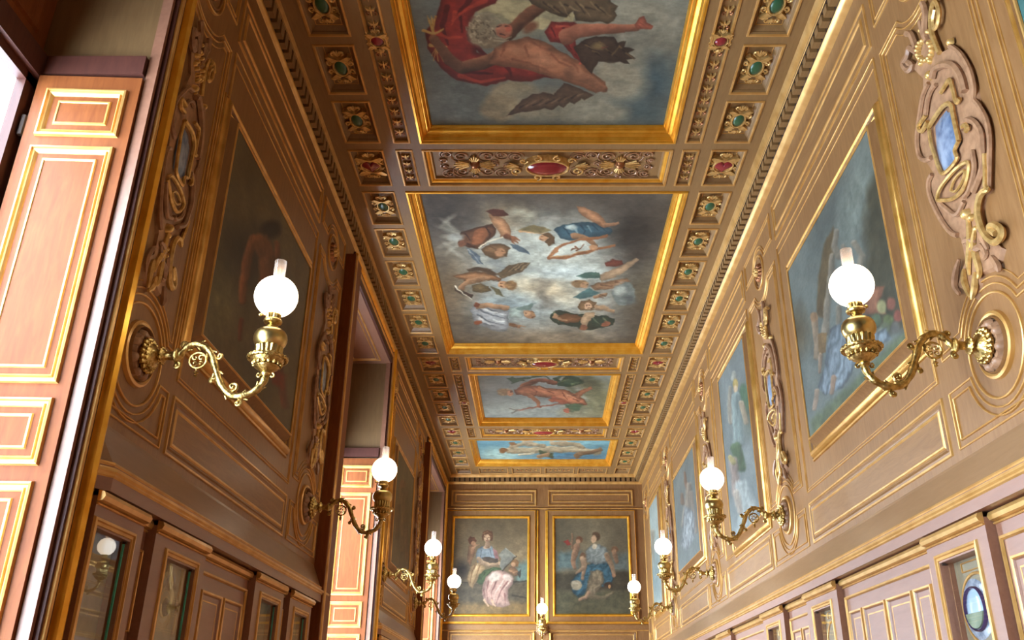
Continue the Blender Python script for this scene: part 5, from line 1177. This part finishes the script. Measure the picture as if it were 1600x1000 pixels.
# ------------------------------------------------------------------ display cabinets under the ledge
CASEB = wood('cabinet_backing', srgb(120, 108, 84), srgb(140, 126, 100), (3, 3, 3), 0.7)
TEAL = metal('green_glass_edge', srgb(70, 170, 150), srgb(90, 190, 170), 0.0, 0.15)
def cabinet(P, a, b, f0, f1, e, label, ws=()):
    """a..b along the wall; door frame f0..f1, glazed unit a..e standing proud, panels beyond it"""
    t = thing('display_cabinet', label, 'cabinet', (0, 0, 0), 'display cabinets under the ledge')
    T, Bz = 0.775, FLOOR; g0, g1 = f0 + 0.036, f1 - 0.036; gw = e - a
    m = MB([ROSE, GOLDP])
    m.slab(P, a, g0, Bz, T, -0.12, 0.055); m.slab(P, g1, e, Bz, T, -0.12, 0.055)
    m.slab(P, g0, g1, 0.66, T, -0.12, 0.055); m.slab(P, g0, g1, Bz, -0.6, -0.12, 0.055)
    if b > e: m.slab(P, e, b, Bz, T, -0.12, 0.012)
    build('carcass', m, t)
    m = MB([CASEB]); m.slab(P, g0, g1, -0.6, 0.66, -0.12, -0.012); build('backing', m, t)
    m = MB([GOLDP])
    m.frame(P, f0, f1, -0.6, 0.70, [(0, 0.055), (0.004, 0.064), (0.014, 0.066), (0.018, 0.058), (0.03, 0.06), (0.034, 0.05), (0.036, 0.03)])
    d = build('door', m, t)
    m = MB([PANE]); m.quad(P, g0, g1, -0.57, 0.67, 0.035); build('pane', m, d)
    m = MB([TEAL]); u = g0 if P is PR else g1 - 0.008
    m.slab(P, u, u + 0.008, -0.57, 0.66, 0.028, 0.036); build('pane_edge', m, d)
    m = MB([DARKM])
    for u in (g0, g1 - 0.012): m.slab(P, u, u + 0.012, 0.65, 0.665, 0.03, 0.045)
    build('clip', m, d)
    m = MB([GOLDC, GOLDP])                       # gilt half-round under the ledge
    for (u0, u1, h) in ((a, e, 0.055), (e, b, 0.012)):
        if u1 - u0 > 0.05: m.strip(P, [(u0, 0.775), (u1, 0.775)], 0.045, 0.03, False, 0, h); m.strip(P, [(u0, 0.746), (u1, 0.746)], 0.01, 0.01, False, 1, h)
    build('moulding', m, t)
    if b - a - gw > 0.45:
        u0, u1 = a + gw + 0.055, b - 0.02
        m = MB([GOLDP, ROSE]); m.frame(P, u0, u1, -0.5, 0.69, [(0, 0.012), (0.003, 0.024), (0.014, 0.026), (0.02, 0.014)], mis=[0, 0, 0]); build('panel_border', m, t)
        ws = ws or (1, 1); tot = sum(ws); pos = u0 + 0.04
        for wk in ws:
            w = (u1 - u0 - 0.08) * wk / tot; p0, p1 = pos + 0.014, pos + w - 0.014; pos += w
            m = MB([GOLDP, ROSE])
            m.frame(P, p0, p1, 0.12, 0.60, [(0, 0.012), (0.003, 0.024), (0.012, 0.024), (0.016, 0.02), (0.03, 0.002), (0.044, 0.004), (0.047, 0.013), (0.054, 0.013), (0.057, 0.007)], mis=[0, 0, 0, 1, 1, 0, 0, 0])
            m.quad(P, p0 + 0.057, p1 - 0.057, 0.177, 0.543, 0.007, 1); build('panel', m, t)
    elif b - a - gw > 0.1:
        m = MB([GOLDP]); m.rectline(P, a + gw + 0.045, b - 0.012, 0.33, 0.66, 0.01, 0.01, 0, 0.012); build('panel_border', m, t)
    return g0, g1, t
cabs_r = [(3.72, 5.745, 3.81, 4.254, 4.33, (0.75, 1.15, 1.15, 0.75), 'display cabinet showing an oval framed landscape plaque'),
          (5.75, 7.07, 5.863, 6.314, 6.437, (0.8, 1), 'display cabinet next beyond the one with the oval plaque'),
          (7.075, 9.1, 7.19, 7.64, 7.75, (0.75, 1.15, 1.15, 0.75), 'display cabinet below the second right-hand lamp'),
          (9.105, 10.5, 9.22, 9.66, 9.76, (1, 1), 'display cabinet farther down the right wall'),
          (1.5, 3.715, 1.6, 2.0, 2.1, (1, 1.2, 1), 'pink-brown cabinet with broad gold panels at the lower right corner')]
for a, b, f0, f1, e, ws, lab in cabs_r:
    g0, g1, cab = cabinet(PR, a, b, f0, f1, e, lab, ws)
    # gilt cartouche ring and tablet drawn on the backing, plaque hanging inside
    cu = (g0 + g1) / 2
    m = MB([GOLDP]); m.strip(PR, arc(cu, 0.44, 0.165, 0, 350, 36, 0.15), 0.014, 0.01, True, 0, -0.012)
    m.rectline(PR, cu - 0.11, cu + 0.11, 0.607, 0.645, 0.007, 0.006, 0, -0.012)
    build('gilt_oval', m, cab, True)
def plaque_in(cu, zc, h, label):
    t = thing('oval_plaque', label, 'plaque', (0, 0, 0))
    m = MB([metal('enamel_rim', srgb(92, 102, 118), srgb(150, 156, 164), 0.0, 0.2, 40), metal('violet_ring', srgb(54, 42, 74), srgb(74, 58, 96), 0.1, 0.2)])
    m.dome(PR, cu, zc, 0.140, 0.130, h, 0.012, 0, 32, 4); m.strip(PR, arc(cu - 0.015, zc, 0.094, 0, 350, 36, 0.092), 0.009, 0.016, True, 1, h + 0.008)
    build('rim', m, t, True)
    m2 = MB([metal('painted_landscape', srgb(150, 172, 190), srgb(176, 190, 196), 0, 0.15, 6), metal('painted_meadow', srgb(96, 112, 88), srgb(126, 136, 108), 0, 0.2, 12)])
    m2.dome(PR, cu - 0.015, zc, 0.088, 0.086, h + 0.008, 0.014, 0, 32, 5)
    low = [(cu - 0.015 + 0.086 * math.cos(a), zc + 0.084 * math.sin(a)) for a in [math.radians(d) for d in range(190, 355, 10)]]
    m2.plate(PR, low, h + 0.018, h + 0.0245, 1, 0.05)
    build('painted_dome', m2, t, True)
plaque_in(4.075, 0.44, -0.011, 'oval plaque with a violet ring and a painted landscape, behind glass')
cabs_l = [(3.325, 3.895, 3.327, 3.70, 3.77, 'dark cabinet whose glass reflects a lamp, nearest on the left'),
          (3.90, 5.38, 4.02, 4.447, 4.53, 'dark cabinet with two panels beyond its glass, left wall'),
          (5.384, 6.173, 5.49, 5.94, 6.02, 'narrow dark glazed cabinet, third on the left wall'),
          (6.178, 6.80, 6.28, 6.70, 6.78, 'last dark glazed cabinet before the second window')]
for a, b, f0, f1, e, lab in cabs_l: cabinet(PL, a, b, f0, f1, e, lab)
cabinet(PL, 9.75, 11.4, 9.85, 10.25, 10.33, 'dark cabinet on the pier between the second and last windows')
